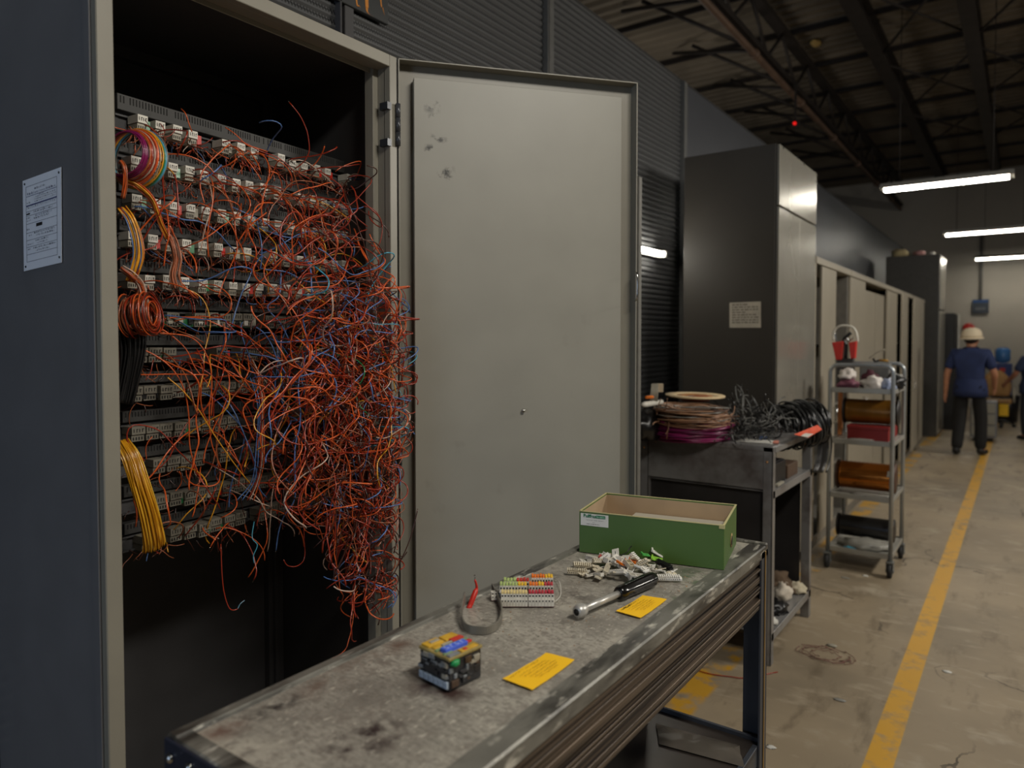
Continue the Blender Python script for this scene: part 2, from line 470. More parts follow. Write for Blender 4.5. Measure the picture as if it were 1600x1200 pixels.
# strip lamps of the aisle
TUBE = emit('lit_fluorescent_tube', (1.0, .95, .84), TUBE_POWER)
LAMP_W = mat('lamp_housing_enamel', (170, 168, 160), .4)
def lamp(x0, x1, y, z, lab, group):
    t = thing('strip_lamp', lab, 'lamp', ((x0 + x1) / 2, y, z), group)
    mb = MB(); cx = (x0 + x1) / 2
    vs = []; 
    for x in (x0 - .04, x1 + .04): vs += [(x, y - .11, z), (x, y - .035, z + .07), (x, y + .035, z + .07), (x, y + .11, z)]
    mb.add(vs, [(0, 1, 5, 4), (1, 2, 6, 5), (2, 3, 7, 6), (0, 3, 2, 1), (4, 5, 6, 7)])
    mb.build('reflector', LAMP_W, t)
    for dy in (-.035, .035):
        mb = MB(); mb.tube([(x0, y + dy, z - .005), (x1, y + dy, z - .005)], .019, 10); mb.build('tube', TUBE, t)
    mb = MB()
    for x in (x0 - .012, x1 + .012): mb.box(x - .014, x + .014, y - .06, y + .06, z - .022, z + .05)
    mb.build('end_cap', LAMP_W, t)
    mb = MB()
    for x in (x0 + .15, x1 - .15): mb.tube([(x, y, z + .07), (x, y, 5.36)], .004, 4)
    mb.build('suspension_rod', IRON, t)
ZL = 3.31
for (pa, pb, lab) in (((1382, 297), (1577, 277), 'lit strip lamp nearest the camera above the aisle'),
                      ((1478, 367), (1672, 350), 'lit strip lamp in the middle of the row of three'),
                      ((1525, 405), (1668, 394), 'lit strip lamp farthest down the aisle')):
    a = at(*pa, Z=ZL); 
    bx = at(pb[0], pb[1], Y=a.y).x
    lamp(a.x, a.x + 1.2, a.y, ZL, lab, 'strip lamps over the aisle')
# glowing tube built for a lamp reflection on the partition behind the door
a = at(990, 386, X=XW + .07); b = at(1036, 394, X=XW + .07)
t = thing('tube_reflection', 'short glowing tube standing in for a lamp reflection on the partition just behind the open cabinet door', 'lamp', (XW + .03, a.y, a.z))
mb = MB(); mb.tube([(XW + .07, a.y - .25, a.z + .0), (XW + .07, b.y, a.z)], .016, 10); mb.build('tube', TUBE, t)
mb = MB(); mb.box(XW, XW + .04, a.y - .25, b.y + .02, a.z - .02, a.z + .02); mb.box(XW + .03, XW + .09, b.y, b.y + .03, a.z - .022, a.z + .022); mb.build('holder', LAMP_W, t)

# dark board with orange strokes on the partition, above the cabinet
c1 = at(607, 39, X=XW + .03); y0 = c1.y - .8; zt = min(c1.z + .5, WALL_TOP)
t = thing('wall_board', 'dark board painted with orange strokes, high on the partition above the cabinet', 'board', (XW + .03, c1.y, c1.z))
mb = MB(); mb.box(XW + .012, XW + .03, y0, c1.y, c1.z, c1.z + .5); mb.build('panel', mat('dark_board', (44, 46, 46), .4), t, .002)
mb = MB()
for (pts, w) in ((((557, 0), (561, 8), (563, 12)), .005), (((573, 0), (573, 12), (575, 20), (584, 26)), .011), (((595, 0), (598, 12), (601, 24)), .005)):
    P = [at(px, py, X=XW + .031) for px, py in pts]
    P = smooth_path([P[0] + Vector((0, -.02, .25))] + P, 4); n = len(P)
    for i in range(n - 1):
        wa = w * (1 - i / n); wb = w * (1 - (i + 1) / n)
        mb.quad(P[i] + Vector((0, -wa, 0)), P[i] + Vector((0, wa, 0)), P[i + 1] + Vector((0, wb, 0)), P[i + 1] + Vector((0, -wb, 0)))
mb.build('painted_stroke', mat('orange_paint', (206, 130, 40), .6), t)
# ------------------------------------------------------------------ the open wiring cabinet
XF = -1.50
YL = at(160, 600, X=XF).y; YR = at(622, 500, X=XF).y
CT = at(622, 91, X=XF).z
XB = -2.085
YLi = at(187, 600, X=XF).y; YRi = at(611, 500, X=XF).y
TF = .034
cabt = thing('wiring_cabinet', 'tall grey steel wiring cabinet standing open, full of tangled orange wires', 'cabinet', (XF, (YL + YR) / 2, 0))
mb = MB(); mb.box(XB, XF - .022, YL, YL + .003, .0, CT); mb.build('side_panel', PAINT_D, cabt)
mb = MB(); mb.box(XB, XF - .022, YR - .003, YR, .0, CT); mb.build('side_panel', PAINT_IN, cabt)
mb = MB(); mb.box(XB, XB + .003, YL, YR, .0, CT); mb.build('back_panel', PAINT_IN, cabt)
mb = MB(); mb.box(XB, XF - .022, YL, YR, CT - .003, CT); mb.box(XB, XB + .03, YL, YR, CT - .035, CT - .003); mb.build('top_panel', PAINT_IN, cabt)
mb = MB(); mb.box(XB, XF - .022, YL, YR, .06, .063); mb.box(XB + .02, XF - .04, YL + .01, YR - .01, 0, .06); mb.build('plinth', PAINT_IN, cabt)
# front frame: two posts and two rails, folded with an inner lip
mb = MB()
mb.box(XF - .022, XF, YL, YLi, 0, CT); mb.box(XF - .05, XF - .022, YL + .003, YL + .012, 0, CT)
mb.build('front_post', PAINT, cabt, .002)
mb = MB()
mb.box(XF - .025, XF, YRi, YR, 0, CT); mb.box(XF - .05, XF - .02, YRi - .0, YRi + .003, .06, CT - .03)
mb.box(XF - .053, XF - .05, YRi - .017, YRi + .003, .06, CT - .03); mb.box(XF - .085, XF - .05, YRi - .019, YRi - .016, .06, CT - .03)
mb.build('front_post', PAINT, cabt, .0015)
mb = MB(); mb.box(XF - .022, XF, YLi, YRi, CT - TF, CT); mb.box(XF - .06, XF - .02, YLi, YRi, CT - TF, CT - TF + .003); mb.box(XF - .063, XF - .06, YLi, YRi, CT - TF - .012, CT - TF + .003)
mb.build('top_rail', PAINT, cabt, .002)
mb = MB(); mb.box(XF - .022, XF, YLi, YRi, .03, .1); mb.build('bottom_rail', PAINT, cabt, .002)
# rear corner posts
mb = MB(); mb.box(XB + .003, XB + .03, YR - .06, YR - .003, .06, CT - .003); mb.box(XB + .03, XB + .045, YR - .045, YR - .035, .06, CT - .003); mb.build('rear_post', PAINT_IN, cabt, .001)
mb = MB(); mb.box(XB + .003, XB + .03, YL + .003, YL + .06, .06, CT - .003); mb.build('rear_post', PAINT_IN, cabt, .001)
# seam of the outer skin on the near side and cover strip
mb = MB(); mb.box(XF - .045, XF - .022, YL - .004, YL, 0, CT); mb.build('edge_strip', PAINT_D, cabt, .001)
# equipment plate on the far inner side
pz = at(560, 300, X=-1.6).z
mb = MB(); mb.box(-1.86, -1.53, YR - .012, YR - .003, pz - .28, pz); mb.box(-1.75, -1.53, YR - .016, YR - .003, pz + .03, pz + .05)
for (x, z) in ((-1.83, pz - .03), (-1.56, pz - .03), (-1.7, pz + .06), (-1.55, pz + .075)): mb.lathe((x, YR - .012, z), (0, -1, 0), [(0, .006), (.004, .006), (.006, .002)], 8, 1)
mb.build('equipment_plate', [PAINT_IN, CHROME], cabt, .001)
# hinges
for zc in (at(616, 195, X=XF).z, 1.2, .45):
    mb = MB(); Hc = Vector((XF + .008, YR - .004, zc))
    for k in range(3): mb.lathe(Hc + Vector((0, 0, -.06 + .041 * k)), (0, 0, 1), [(0, .007), (.039, .007)], 10)
    mb.box(XF - .03, XF + .002, YRi - .012, YRi + .004, zc - .065, zc - .045); mb.box(XF - .03, XF + .002, YRi - .012, YRi + .004, zc + .04, zc + .06)
    mb.build('hinge', STEEL_D, cabt)
# the open door, swung right round past a right angle
du = Vector((cos(radians(90 + 35.78 - 75)), sin(radians(90 + 35.78 - 75)), 0))
dn = Vector((du.y, -du.x, 0))          # towards the aisle
dz = Vector((0, 0, 1))
H = at(623.4, 500, X=XF + .003); H.z = 0
e = ray(996, 300); A_ = Matrix(((du.x, -e.x), (du.y, -e.y)))
LD = (A_.inverted() @ Vector((-H.x, -H.y))).x
DT = at(626, 92, X=H.x).z; DB = .09
print('door length', LD, 'end', H + du * LD, 'top', DT, 'cab', YL, YR, CT)
def dbox(mb, u0, u1, n0, n1, z0, z1, mi=0):
    c = H + du * ((u0 + u1) / 2) + dn * ((n0 + n1) / 2) + dz * ((z0 + z1) / 2)
    mb.obox(c, du, dn, dz, abs(u1 - u0) / 2, abs(n1 - n0) / 2, abs(z1 - z0) / 2, mi)
DEP = .046
door = MB()
dbox(door, 0, LD, -DEP, -DEP + .003, DB, DT)
dbox(door, 0, .003, -DEP, .0, DB, DT); dbox(door, LD - .003, LD, -DEP, 0, DB, DT)
dbox(door, 0, LD, -DEP, 0, DT - .003, DT); dbox(door, 0, LD, -DEP, 0, DB, DB + .003)
dbox(door, LD - .0045, LD, -.003, 0, DB, DT); dbox(door, 0, .005, -.003, 0, DB, DT); dbox(door, 0, LD, -.003, 0, DT - .005, DT)
dob = door.build('door', PAINT, cabt, .001)
DP = mat('door_inner_enamel', (150, 147, 136), 0.44, 0.0, 0.05, 5, 0.03, 240)
e2 = ray(973, 300); LI = (Matrix(((du.x, -e2.x), (du.y, -e2.y))).inverted() @ Vector((-H.x, -H.y))).x
e3 = ray(648, 300); L0 = (Matrix(((du.x, -e3.x), (du.y, -e3.y))).inverted() @ Vector((-H.x, -H.y))).x
pt = H + du * L0
ZI = at(648, 119, X=pt.x).z
q0 = H + du * L0
overlay(DP, (96, 92, 84), 2.2, 0.62, 0.8, seed=2)
def stain(px, py, s, sd):
    t = at(px, py, X=-1.3)
    P = ray(px, py); k = (Matrix(((du.x, -P.x), (du.y, -P.y))).inverted() @ Vector((-H.x, -H.y)))
    w = H + du * k.x; z = CAM_H + P.z * k.y
    off = WL[cabt.name]
    overlay(DP, (40, 38, 35), 26, 0.52, 0.62, box={0: (w.x - off.x - s, w.x - off.x + s, s * .5), 2: (z - off.z - s * 1.4, z - off.z + s * 1.4, s * .6)}, seed=sd, detail=6)
for a in ((670, 163, .012, 1), (672, 182, .008, 2), (667, 233, .01, 3), (680, 215, .012, 4), (690, 270, .014, 8)): stain(*a)
mb = MB(); dbox(mb, L0, LI, -.038, -.010, DB + .06, ZI)
pan = mb.build('inner_panel', DP, dob, .0012)
# screw in the middle and the latch rod on the free edge
def dpt(px, py):
    P = ray(px, py); k = (Matrix(((du.x, -P.x), (du.y, -P.y))).inverted() @ Vector((-H.x, -H.y)))
    return k.x, CAM_H + P.z * k.y
u, z = dpt(818, 642)
mb = MB(); mb.lathe(H + du * u + dn * -.004 + dz * z, dn, [(0, .006), (.003, .006), (.005, .003)], 10); mb.build('screw', CHROME, dob)
u, z0 = dpt(990, 470); u, z1 = dpt(990, 425)
mb = MB(); mb.tube(smooth_path([H + du * (LD - .006) + dz * z0, H + du * (LD - .006) + dn * .014 + dz * (z0 + .012), H + du * (LD - .006) + dn * .014 + dz * (z1 - .012), H + du * (LD - .006) + dz * z1], 4), .0025, 6)
mb.build('latch_loop', CHROME, dob)

# printed notice on the near side panel
NC = [at(38, 424, Y=YL - .002), at(97, 410, Y=YL - .002), at(96, 261, Y=YL - .002), at(36, 283, Y=YL - .002)]
def nq(u, v, lift=.0006):   # u,v in 0..1 on the sheet
    a = NC[0].lerp(NC[1], u); b = NC[3].lerp(NC[2], u)
    p = a.lerp(b, v); return p + Vector((0, -lift, 0))
nt_ = thing('notice_sheet', 'printed white notice with blue rules, pinned on the grey side of the wiring cabinet', 'notice', NC[0].lerp(NC[1], .5))
mb = MB(); mb.slab(NC[0], NC[1], NC[2], NC[3], .0008); mb.build('paper', mat('bluish_white_paper', (242, 246, 255), .7, 0, .04, 12), nt_)
def bar(mb, u0, u1, v0, v1, mi=0, lift=.0012): mb.quad(nq(u0, v0, lift), nq(u1, v0, lift), nq(u1, v1, lift), nq(u0, v1, lift), mi)
mb = MB()
for v in (.09, .168, .25, .325, .405, .505, .592, .64, .955 - .04): bar(mb, .09, .90, v, v + .004)
bar(mb, .09, .096, .09, .92); bar(mb, .895, .90, .09, .92)
bar(mb, .09, .90, .70, .712, 1); bar(mb, .55, .555, .6, .64)
for v in (.805,): bar(mb, .1, .90, v, v + .005, 1)
mb.build('ruled_line', [INK, INK_B], nt_)
mb = MB(); rng = random.Random(2)
def words(mb, u0, u1, v, h, mi=0, lo=.012, hi=.05, gap=.014):
    u = u0
    while u < u1:
        w = min(rng.uniform(lo, hi), u1 - u)
        n = max(1, int(w / .011))
        for k in range(n):          # letter-like strokes
            x = u + k * .011; hh = h * rng.choice((.62, .62, 1))
            bar(mb, x, x + .004, v, v + hh, mi)
            if rng.random() < .7: bar(mb, x, x + .009, v + hh * rng.choice((0, .4, .8)), v + hh * rng.choice((0, .4, .8)) + h * .18, mi)
        u += w + gap
words(mb, .32, .62, .865, .022)
words(mb, .13, .87, .822, .026, 1)
words(mb, .42, .56, .79, .02, 1)
for v in (.775, .752, .728): words(mb, .32, .87, v, .014); 
for v in (.69, .675): words(mb, .11, .87, v, .01)
for (u0, u1, v) in ((.3, .6, .615), (.62, .8, .612), (.34, .78, .57), (.3, .7, .545), (.1, .22, .565), (.12, .22, .535), (.1, .2, .44), (.3, .84, .385), (.36, .82, .355), (.34, .66, .30), (.38, .66, .27), (.12, .3, .275), (.28, .86, .222), (.34, .7, .19), (.13, .2, .22), (.16, .24, .37), (.1, .2, .615), (.12, .22, .73)):
    words(mb, u0, u1, v, .018)
bar(mb, .36, .52, .455, .49, 2); bar(mb, .1, .19, .607, .622, 2)
mb.build('printed_text', [INK, INK_B, INK_K], nt_)
for (u, v) in ((.06, .045), (.95, .06), (.95, .95), (.06, .955)):
    mb = MB(); mb.lathe(nq(u, v, .0008), (0, -1, 0), [(0, .0028), (.0012, .0025), (.002, .001)], 8)
    mb.build('pin', mat('dull_pin', (50, 58, 60), .4, .6), nt_)

# ------------------------------------------------------------------ terminal rails
XR = -1.635
rows_y = [196, 259, 319, 379, 440, 497, 556, 615, 675, 732, 790, 848]
LOWER_GREY = mat('darker_grey_plastic', (112, 107, 95), .6, 0, .2, 30)  # darker grey for the blocks of the lower rows
BLK = [WHITE_P, INK_K, CREAM_P, W_GR, RED_P, DARK_HOLE]
DUCT = mat('grey_slotted_duct', (50, 49, 47), .55, 0, .08, 20)
rng = random.Random(11)
Yb0 = at(194, 300, X=XR).y + .004; RA = radians(5.0)      # the mounting frame stands slightly askew in the cabinet
e_ = ray(566, 300); Yb1 = Yb0 + (Matrix(((-sin(RA), -e_.x), (cos(RA), -e_.y))).inverted() @ Vector((-XR, -Yb0))).x
def askew(mb):
    mb.v = [(XR + (x - XR) * cos(RA) - (y - Yb0) * sin(RA), Yb0 + (x - XR) * sin(RA) + (y - Yb0) * cos(RA), z) for x, y, z in mb.v]
    return mb
def xr(y): return XR - (y - Yb0) * tan(RA)
RAILZ = []
ORD = ['topmost', 'second', 'third', 'fourth', 'fifth', 'sixth', 'seventh', 'eighth', 'ninth', 'tenth', 'eleventh', 'lowest']
for i, ry in enumerate(rows_y):
    z = at(240, ry, X=XR).z
    RAILZ.append(z)
    rail = thing('terminal_rail', ('%s terminal rail in the wiring cabinet, with ' % ORD[i]) + ('white numbered terminal blocks' if i < 5 else ('a green circuit card and darker grey blocks' if i == 5 else 'darker grey terminal blocks')), 'terminal rail', (XR - .04, (Yb0 + Yb1) / 2, z - .02), 'terminal rails stacked in the wiring cabinet')
    mb = MB(); mb.box(XR - .05, XR - .044, Yb0, Yb1, z - .018, z + .018); mb.box(XR - .044, XR - .036, Yb0, Yb1, z + .014, z + .018); mb.box(XR - .044, XR - .036, Yb0, Yb1, z - .018, z - .014)
    askew(mb).build('mounting_rail', PAINT_IN, rail)
    # slotted wiring duct above the blocks
    dh = .026 if i else .036
    mb = MB(); d0 = z + (.024 if i else .026)
    mb.box(XR - .05, XR - .028, Yb0, Yb1 + (.02 if i else -.01), d0, d0 + dh)
    y = Yb0 + .006
    while y < Yb1:
        if rng.random() < .9: mb.box(XR - .029, XR - .0272, y, y + .0035, d0 + dh * .45, d0 + dh * .9, 1)
        y += .0075
    askew(mb).build('slotted_duct', [DUCT, DARK_HOLE], rail, .001)
    y = Yb0 + rng.uniform(.0, .03); pitch = .0445 if i < 5 else .036; w = .024 if i < 5 else .032
    while y + w < Yb1:
        skip = rng.random()
        if skip > (.08 if i < 5 else .2):
            mb = MB(); mi = 0 if i < 5 else 2
            dz_ = rng.uniform(-.003, .003); dx = rng.uniform(-.006, .004)
            mb.box(XR - .04 + dx, XR + dx, y, y + w, z - .001 + dz_, z + .017 + dz_, mi)
            mb.box(XR - .04 + dx, XR - .004 + dx, y + .001, y + w - .001, z - .017 + dz_, z - .002 + dz_, 2)
            for k in range(4):      # number marks and clamp slots
                yy = y + w * (.12 + .21 * k)
                mb.box(XR + dx, XR + dx + .0004, yy, yy + w * .07, z + .004 + dz_, z + .012 + dz_, 1)
                if k % 2: mb.box(XR + dx, XR + dx + .0004, yy, yy + w * .14, z + .010 + dz_, z + .012 + dz_, 1)
                mb.box(XR - .004 + dx, XR - .0035 + dx, yy, yy + w * .1, z - .014 + dz_, z - .007 + dz_, 5)
            askew(mb).build('terminal_block', BLK if i < 5 else [LOWER_GREY, INK_K, LOWER_GREY, W_GR, RED_P, DARK_HOLE], rail, .0008)
            if rng.random() < .5:
                c = MB(); c.box(XR - .04, XR - .008, y + w, y + w + .012, z - .012, z + .010, rng.choice((4, 3, 5, 5, 2)))
                askew(c).build('spacer', BLK, rail)
        y += pitch
    if i == 5:
        c = MB(); c.box(XR - .035, XR - .01, Yb0 + .09, Yb0 + .34, z - .018, z + .006)
        for k in range(9): c.box(XR - .011, XR - .004, Yb0 + .10 + k * .027, Yb0 + .112 + k * .027, z - .012, z + .002, rng.choice((1, 2, 3)))
        askew(c).build('circuit_card', [mat('green_circuit_board', (32, 96, 58), .4), WHITE_P, BLACK_P, CREAM_P], rail)
# ------------------------------------------------------------------ wires in the cabinet
def pxpath(pts, per=6): return smooth_path([at(a, b, X=x) for a, b, x in pts], per)
def wander(rng, p, L, droop=.6, curl=1.0, step=.012, vx=0.0, att=None, d0=None, xmin=-1.66, xmax=-1.40):
    p = Vector(p); d = Vector(d0) if d0 else Vector((rng.uniform(.2, 1), rng.uniform(-1, 1), rng.uniform(-.6, .5)))
    d.normalize(); w = Vector((0, 0, 0)); out = [p.copy()]
    for k in range(int(L / step)):
        w = w * .82 + Vector((rng.gauss(0, .5), rng.gauss(0, .9), rng.gauss(0, .8))) * .22 * curl
        d = d + w * .5 + Vector((vx, 0, -droop * .16))
        if att is not None:
            tgt = att(p); d = d + Vector((0, tgt[0] * .9, tgt[1]))
        if p.x > xmax: d.x -= .4
        if p.x < xmin: d.x += .4
        d.normalize(); p = p + d * step; out.append(p.copy())
    return out
rng = random.Random(77)
def pick(ws):
    t = rng.random() * sum(ws); 
    for i, w in enumerate(ws):
        t -= w
        if t <= 0: return i
    return 0
# 1. the uncountable tangle on the right, hanging down to a tip
PROF = [(270, 520, 45), (350, 515, 75), (430, 525, 85), (520, 528, 95), (600, 530, 95), (680, 530, 92), (760, 545, 62), (820, 562, 42), (880, 568, 36), (925, 572, 22)]
def prof_at(py):
    for (a, b) in zip(PROF, PROF[1:]):
        if a[0] <= py <= b[0]:
            t = (py - a[0]) / (b[0] - a[0]); return a[1] + (b[1] - a[1]) * t, a[2] + (b[2] - a[2]) * t
    return (PROF[0] if py < PROF[0][0] else PROF[-1])[1:]
ZPX = [(at(540, q, X=-1.56).z, q) for q in range(200, 1000, 10)]
def py_of_z(z):
    return min(ZPX, key=lambda t: abs(t[0] - z))[1]
def pull(p):
    c, w = prof_at(py_of_z(p.z))
    yc = at(c, 600, X=p.x).y; ww = abs(at(c + w, 600, X=p.x).y - yc)
    dy = p.y - yc
    return ((-.5 * (abs(dy) - ww) / .05 * (1 if dy > 0 else -1)) if abs(dy) > ww else 0, .12 if p.z < at(560, 925, X=-1.5).z else 0)
tang = [MB() for _ in range(1)]
mb = MB(); nW = 0
while nW < 820:
    py = rng.uniform(270, 925) if rng.random() < .55 else rng.uniform(430, 800)
    c, w = prof_at(py)
    px = c + w * rng.uniform(-1, 1) * (1 if rng.random() < .7 else .6)
    if rng.random() > min(1, .35 + (px - 420) / 170) : continue
    if py < 400 and rng.random() < .62: continue
    p = at(px, py, X=rng.uniform(-1.66, -1.46))
    lower = py > 770
    L = rng.uniform(.14, .42) if not lower else rng.uniform(.09, .22)
    pts = wander(rng, p, L, rng.uniform(.15, .8), rng.uniform(.55, 1.2), .011, att=pull, xmax=-1.43)
    mi = pick([30, 36, 12, 9, 3, 3, 18, .8, .2]) if not lower else pick([14, 42, 7, 3, 1, 1, 40, 0, 0])
    mb.tube(pts, rng.uniform(.0014, .0020), 5, mi)
    nW += 1
tag(mb.build('wire_tangle', WIRES), 'dense tangle of orange and rust-red wires hanging over the right of the cabinet', 'wire tangle', kind='stuff')
# 2. short dark wires crowded under each row of blocks
mb = MB()
for i, z in enumerate(RAILZ):
    n = 170 if i < 5 else 60
    for k in range(n):
        y = rng.uniform(Yb0, Yb1); p = Vector((xr(y) - rng.uniform(0, .035), y, z - rng.uniform(.008, .02)))
        pts = wander(rng, p, rng.uniform(.03, .075), .5, 1.6, .008, xmin=xr(y) - .045, xmax=xr(y) + .012, d0=(rng.uniform(-.2, .5), rng.uniform(-1, 1), rng.uniform(-.9, -.1)))
        mb.tube(pts, .0011, 4, pick([8, 22, 30, 3, 2, 0, 55, 0, 0]))
tag(mb.build('wire_stubs', WIRES), 'short dark copper-brown wires crowded under the rows of terminal blocks', 'wires', kind='stuff')
# 3. loose wires that can be followed one by one
kinds = [(W_OR, 'orange', 52), (W_RD, 'rust-red', 26), (W_CU, 'copper-brown', 9), (W_BL, 'blue', 14), (W_PL, 'pale pinkish', 4), (W_YE, 'amber', 8)]
zones = [('over the upper terminal rows', 200, 330, 210, 560), ('over the middle terminal rows', 330, 560, 230, 520), ('below the middle of the terminal rows', 560, 720, 240, 520), ('over the lowest terminal rows', 700, 810, 260, 500)]
count = 0
for zi, (zn, ya, yb, xa, xb) in enumerate(zones):
    for k in range((64, 84, 72, 40)[zi]):
        ki = pick([q[2] for q in kinds]); m, cn, _ = kinds[ki]
        px = xa + (xb - xa) * (rng.random() ** (.75 if zi else .9)); 
        zrow = rng.choice([z for z in RAILZ if at(px, yb + 30, X=XR).z - .02 < z < at(px, ya - 20, X=XR).z + .08] or [at(px, (ya + yb) / 2, X=XR).z])
        y = at(px, 500, X=XR).y
        y = at(px, 500, X=xr(y)).y
        p = Vector((xr(y) + rng.uniform(-.01, .012), y, zrow + rng.uniform(-.015, .012)))
        L = rng.uniform(.08, .28) * (1, 1.3, 1.5, 1.0)[zi]
        drift = rng.uniform(-.12, .3)
        pts = wander(rng, p, L, rng.uniform(.15, .9), rng.uniform(.5, .95), .012, att=lambda q, dd=drift: (dd * .22 if q.y > YLi + .07 else .6, 0), d0=(rng.uniform(.4, 1), rng.uniform(-.7, .9), rng.uniform(-.4, .6)), xmin=xr(y) - .005, xmax=xr(y) + .085)
        b = MB(); b.tube(pts, rng.uniform(.0014, .0019), 5)
        mats = [m]
        if rng.random() < .3:      # stripped bright end
            e_ = (pts[-1] - pts[-2]).normalized(); b.tube([pts[-1], pts[-1] + e_ * .007], .0006, 4, 1); mats.append(CHROME)
        tag(b.build('loose_wire', mats), 'thin loose %s wire curling %s' % (cn, zn), 'wire', 'loose %s wires %s' % (cn, zn))
        count += 1
# 4. particular wires
def wire(pts, m, lab, r=.0013, grp=None, tip=None):
    b = MB(); b.tube(pts, r, 6)
    ms = [m]
    if tip: n = max(2, len(pts) // 3); b.tube(pts[-n:], r * 1.05, 6, 1); ms.append(tip)
    return tag(b.build('loose_wire', ms), lab, 'wire', grp)
wire(pxpath([(560, 915, -1.5), (580, 918, -1.47), (606, 908, -1.44), (626, 876, -1.42), (642, 838, -1.41), (653, 795, -1.40)]), W_DK, 'long dark brown wire sweeping up past the right cabinet post', .0015)
wire(pxpath([(345, 850, -1.6), (347, 900, -1.58), (351, 930, -1.57), (359, 951, -1.56), (370, 952, -1.56), (375, 944, -1.56), (382, 938, -1.56)]), W_RD, 'red wire with a cyan end dangling lowest below the terminal rails', tip=W_CY)
wire(pxpath([(397, 815, -1.6), (394, 840, -1.58), (402, 852, -1.57), (396, 868, -1.57), (397, 880, -1.57)]), W_CY, 'cyan wire kinked below the lowest terminal rail')
wire(pxpath([(478, 770, -1.6), (475, 830, -1.58), (476, 870, -1.57), (465, 884, -1.56), (450, 884, -1.56), (443, 875, -1.56)]), W_RD, 'rust-red wire looping up below the right end of the lowest rail')
wire(pxpath([(436, 460, -1.6), (437, 440, -1.58), (439, 428, -1.57), (436, 462, -1.56), (418, 480, -1.56), (438, 505, -1.56), (452, 532, -1.56)]), W_BL, 'blue wire hooking down in the middle of the cabinet', .0016)
wire(pxpath([(398, 510, -1.59), (412, 520, -1.57), (425, 540, -1.56), (433, 560, -1.56), (452, 590, -1.55), (480, 602, -1.55), (510, 600, -1.55)]), W_BL, 'blue wire crossing towards the tangle at mid height', .0016)
for k, (dx, m, nm) in enumerate(((0, W_BL, 'blue'), (4, W_RD, 'rust-red'), (9, W_OR, 'orange'), (-4, W_BL, 'blue'), (6, W_PL, 'pale'))):
    wire(pxpath([(395 + dx, 590, -1.6), (404 + dx, 620, -1.57), (406 + dx * .6, 650, -1.56), (404 + dx, 700, -1.55), (402 + dx, 730, -1.55), (395 + dx, 757, -1.56), (378 + dx * 2, 782, -1.57)]), m, '%s wire in the loose strand down the middle of the cabinet' % nm, .0013, 'wires of the middle strand')
for k, (pts, nm) in enumerate(((((232, 505), (262, 520), (290, 545), (305, 575), (330, 610), (330, 650)), 'first'), (((250, 520), (300, 528), (325, 560), (331, 600), (327, 640), (330, 690), (345, 730)), 'second'),
                               (((222, 545), (250, 560), (272, 580), (288, 610), (295, 650), (297, 700), (310, 740), (330, 775)), 'third'), (((262, 590), (285, 610), (310, 640), (335, 680), (370, 730), (395, 760)), 'fourth'))):
    wire(pxpath([(a, b, -1.585 + .006 * k) for a, b in pts]), W_OR if k != 3 else W_YE, '%s long %s wire slanting down from the black cable bundle' % (nm, 'orange' if k != 3 else 'amber'), .0015)
wire(pxpath([(283, 150 + 20, -1.62), (290, 178, -1.6), (296, 196, -1.6), (300, 206, -1.61)]), W_OR, 'orange wire standing up against the topmost slotted duct')
wire(pxpath([(352, 199, -1.62), (368, 210, -1.6), (385, 226, -1.6), (400, 231, -1.6), (418, 237, -1.61)]), W_OR, 'orange wire lying across the topmost slotted duct')
wire(pxpath([(568, 322, -1.52), (585, 328, -1.5), (597, 350, -1.49), (594, 378, -1.49), (584, 392, -1.5)]), W_RD, 'rust-red wire looping out at the right end of the second rail')
wire(pxpath([(612, 518, -1.48), (628, 528, -1.45), (638, 560, -1.44), (636, 575, -1.44), (626, 583, -1.45)]), W_DK, 'thin dark wire bowed over the right front post', .001)
wire(pxpath([(617, 600, -1.47), (627, 615, -1.45), (633, 632, -1.44), (630, 645, -1.44)]), W_CY, 'short teal wire poking over the right front post', .001)
# 5. bundles at the left
def bundle(name, path, n, spread, r, mats, lab, flat=(1, 1), seed=0, fan=0.0):
    g = random.Random(seed); b = MB()
    P = path
    for k in range(n):
        a = g.uniform(0, 2 * pi); q = g.random() ** .5
        ox, oz = cos(a) * q * spread * flat[0], sin(a) * q * spread * flat[1]; ph = g.uniform(0, 6); pts = []
        for i, p in enumerate(P):
            t = i / (len(P) - 1); s = 1 + fan * t
            T = (P[min(i + 1, len(P) - 1)] - P[max(i - 1, 0)]).normalized()
            side = T.cross(Vector((1, 0, 0)));
            side = side.normalized() if side.length > 1e-4 else Vector((0, 1, 0))
            up = side.cross(T)
            pts.append(p + side * (ox * s + .0015 * sin(ph + t * 7)) + up * (oz * s + .0012 * cos(ph + t * 5)))
        b.tube(pts, r, 5, int(g.random() * len(mats)))
    return tag(b.build(name, mats), lab, 'wire bundle')
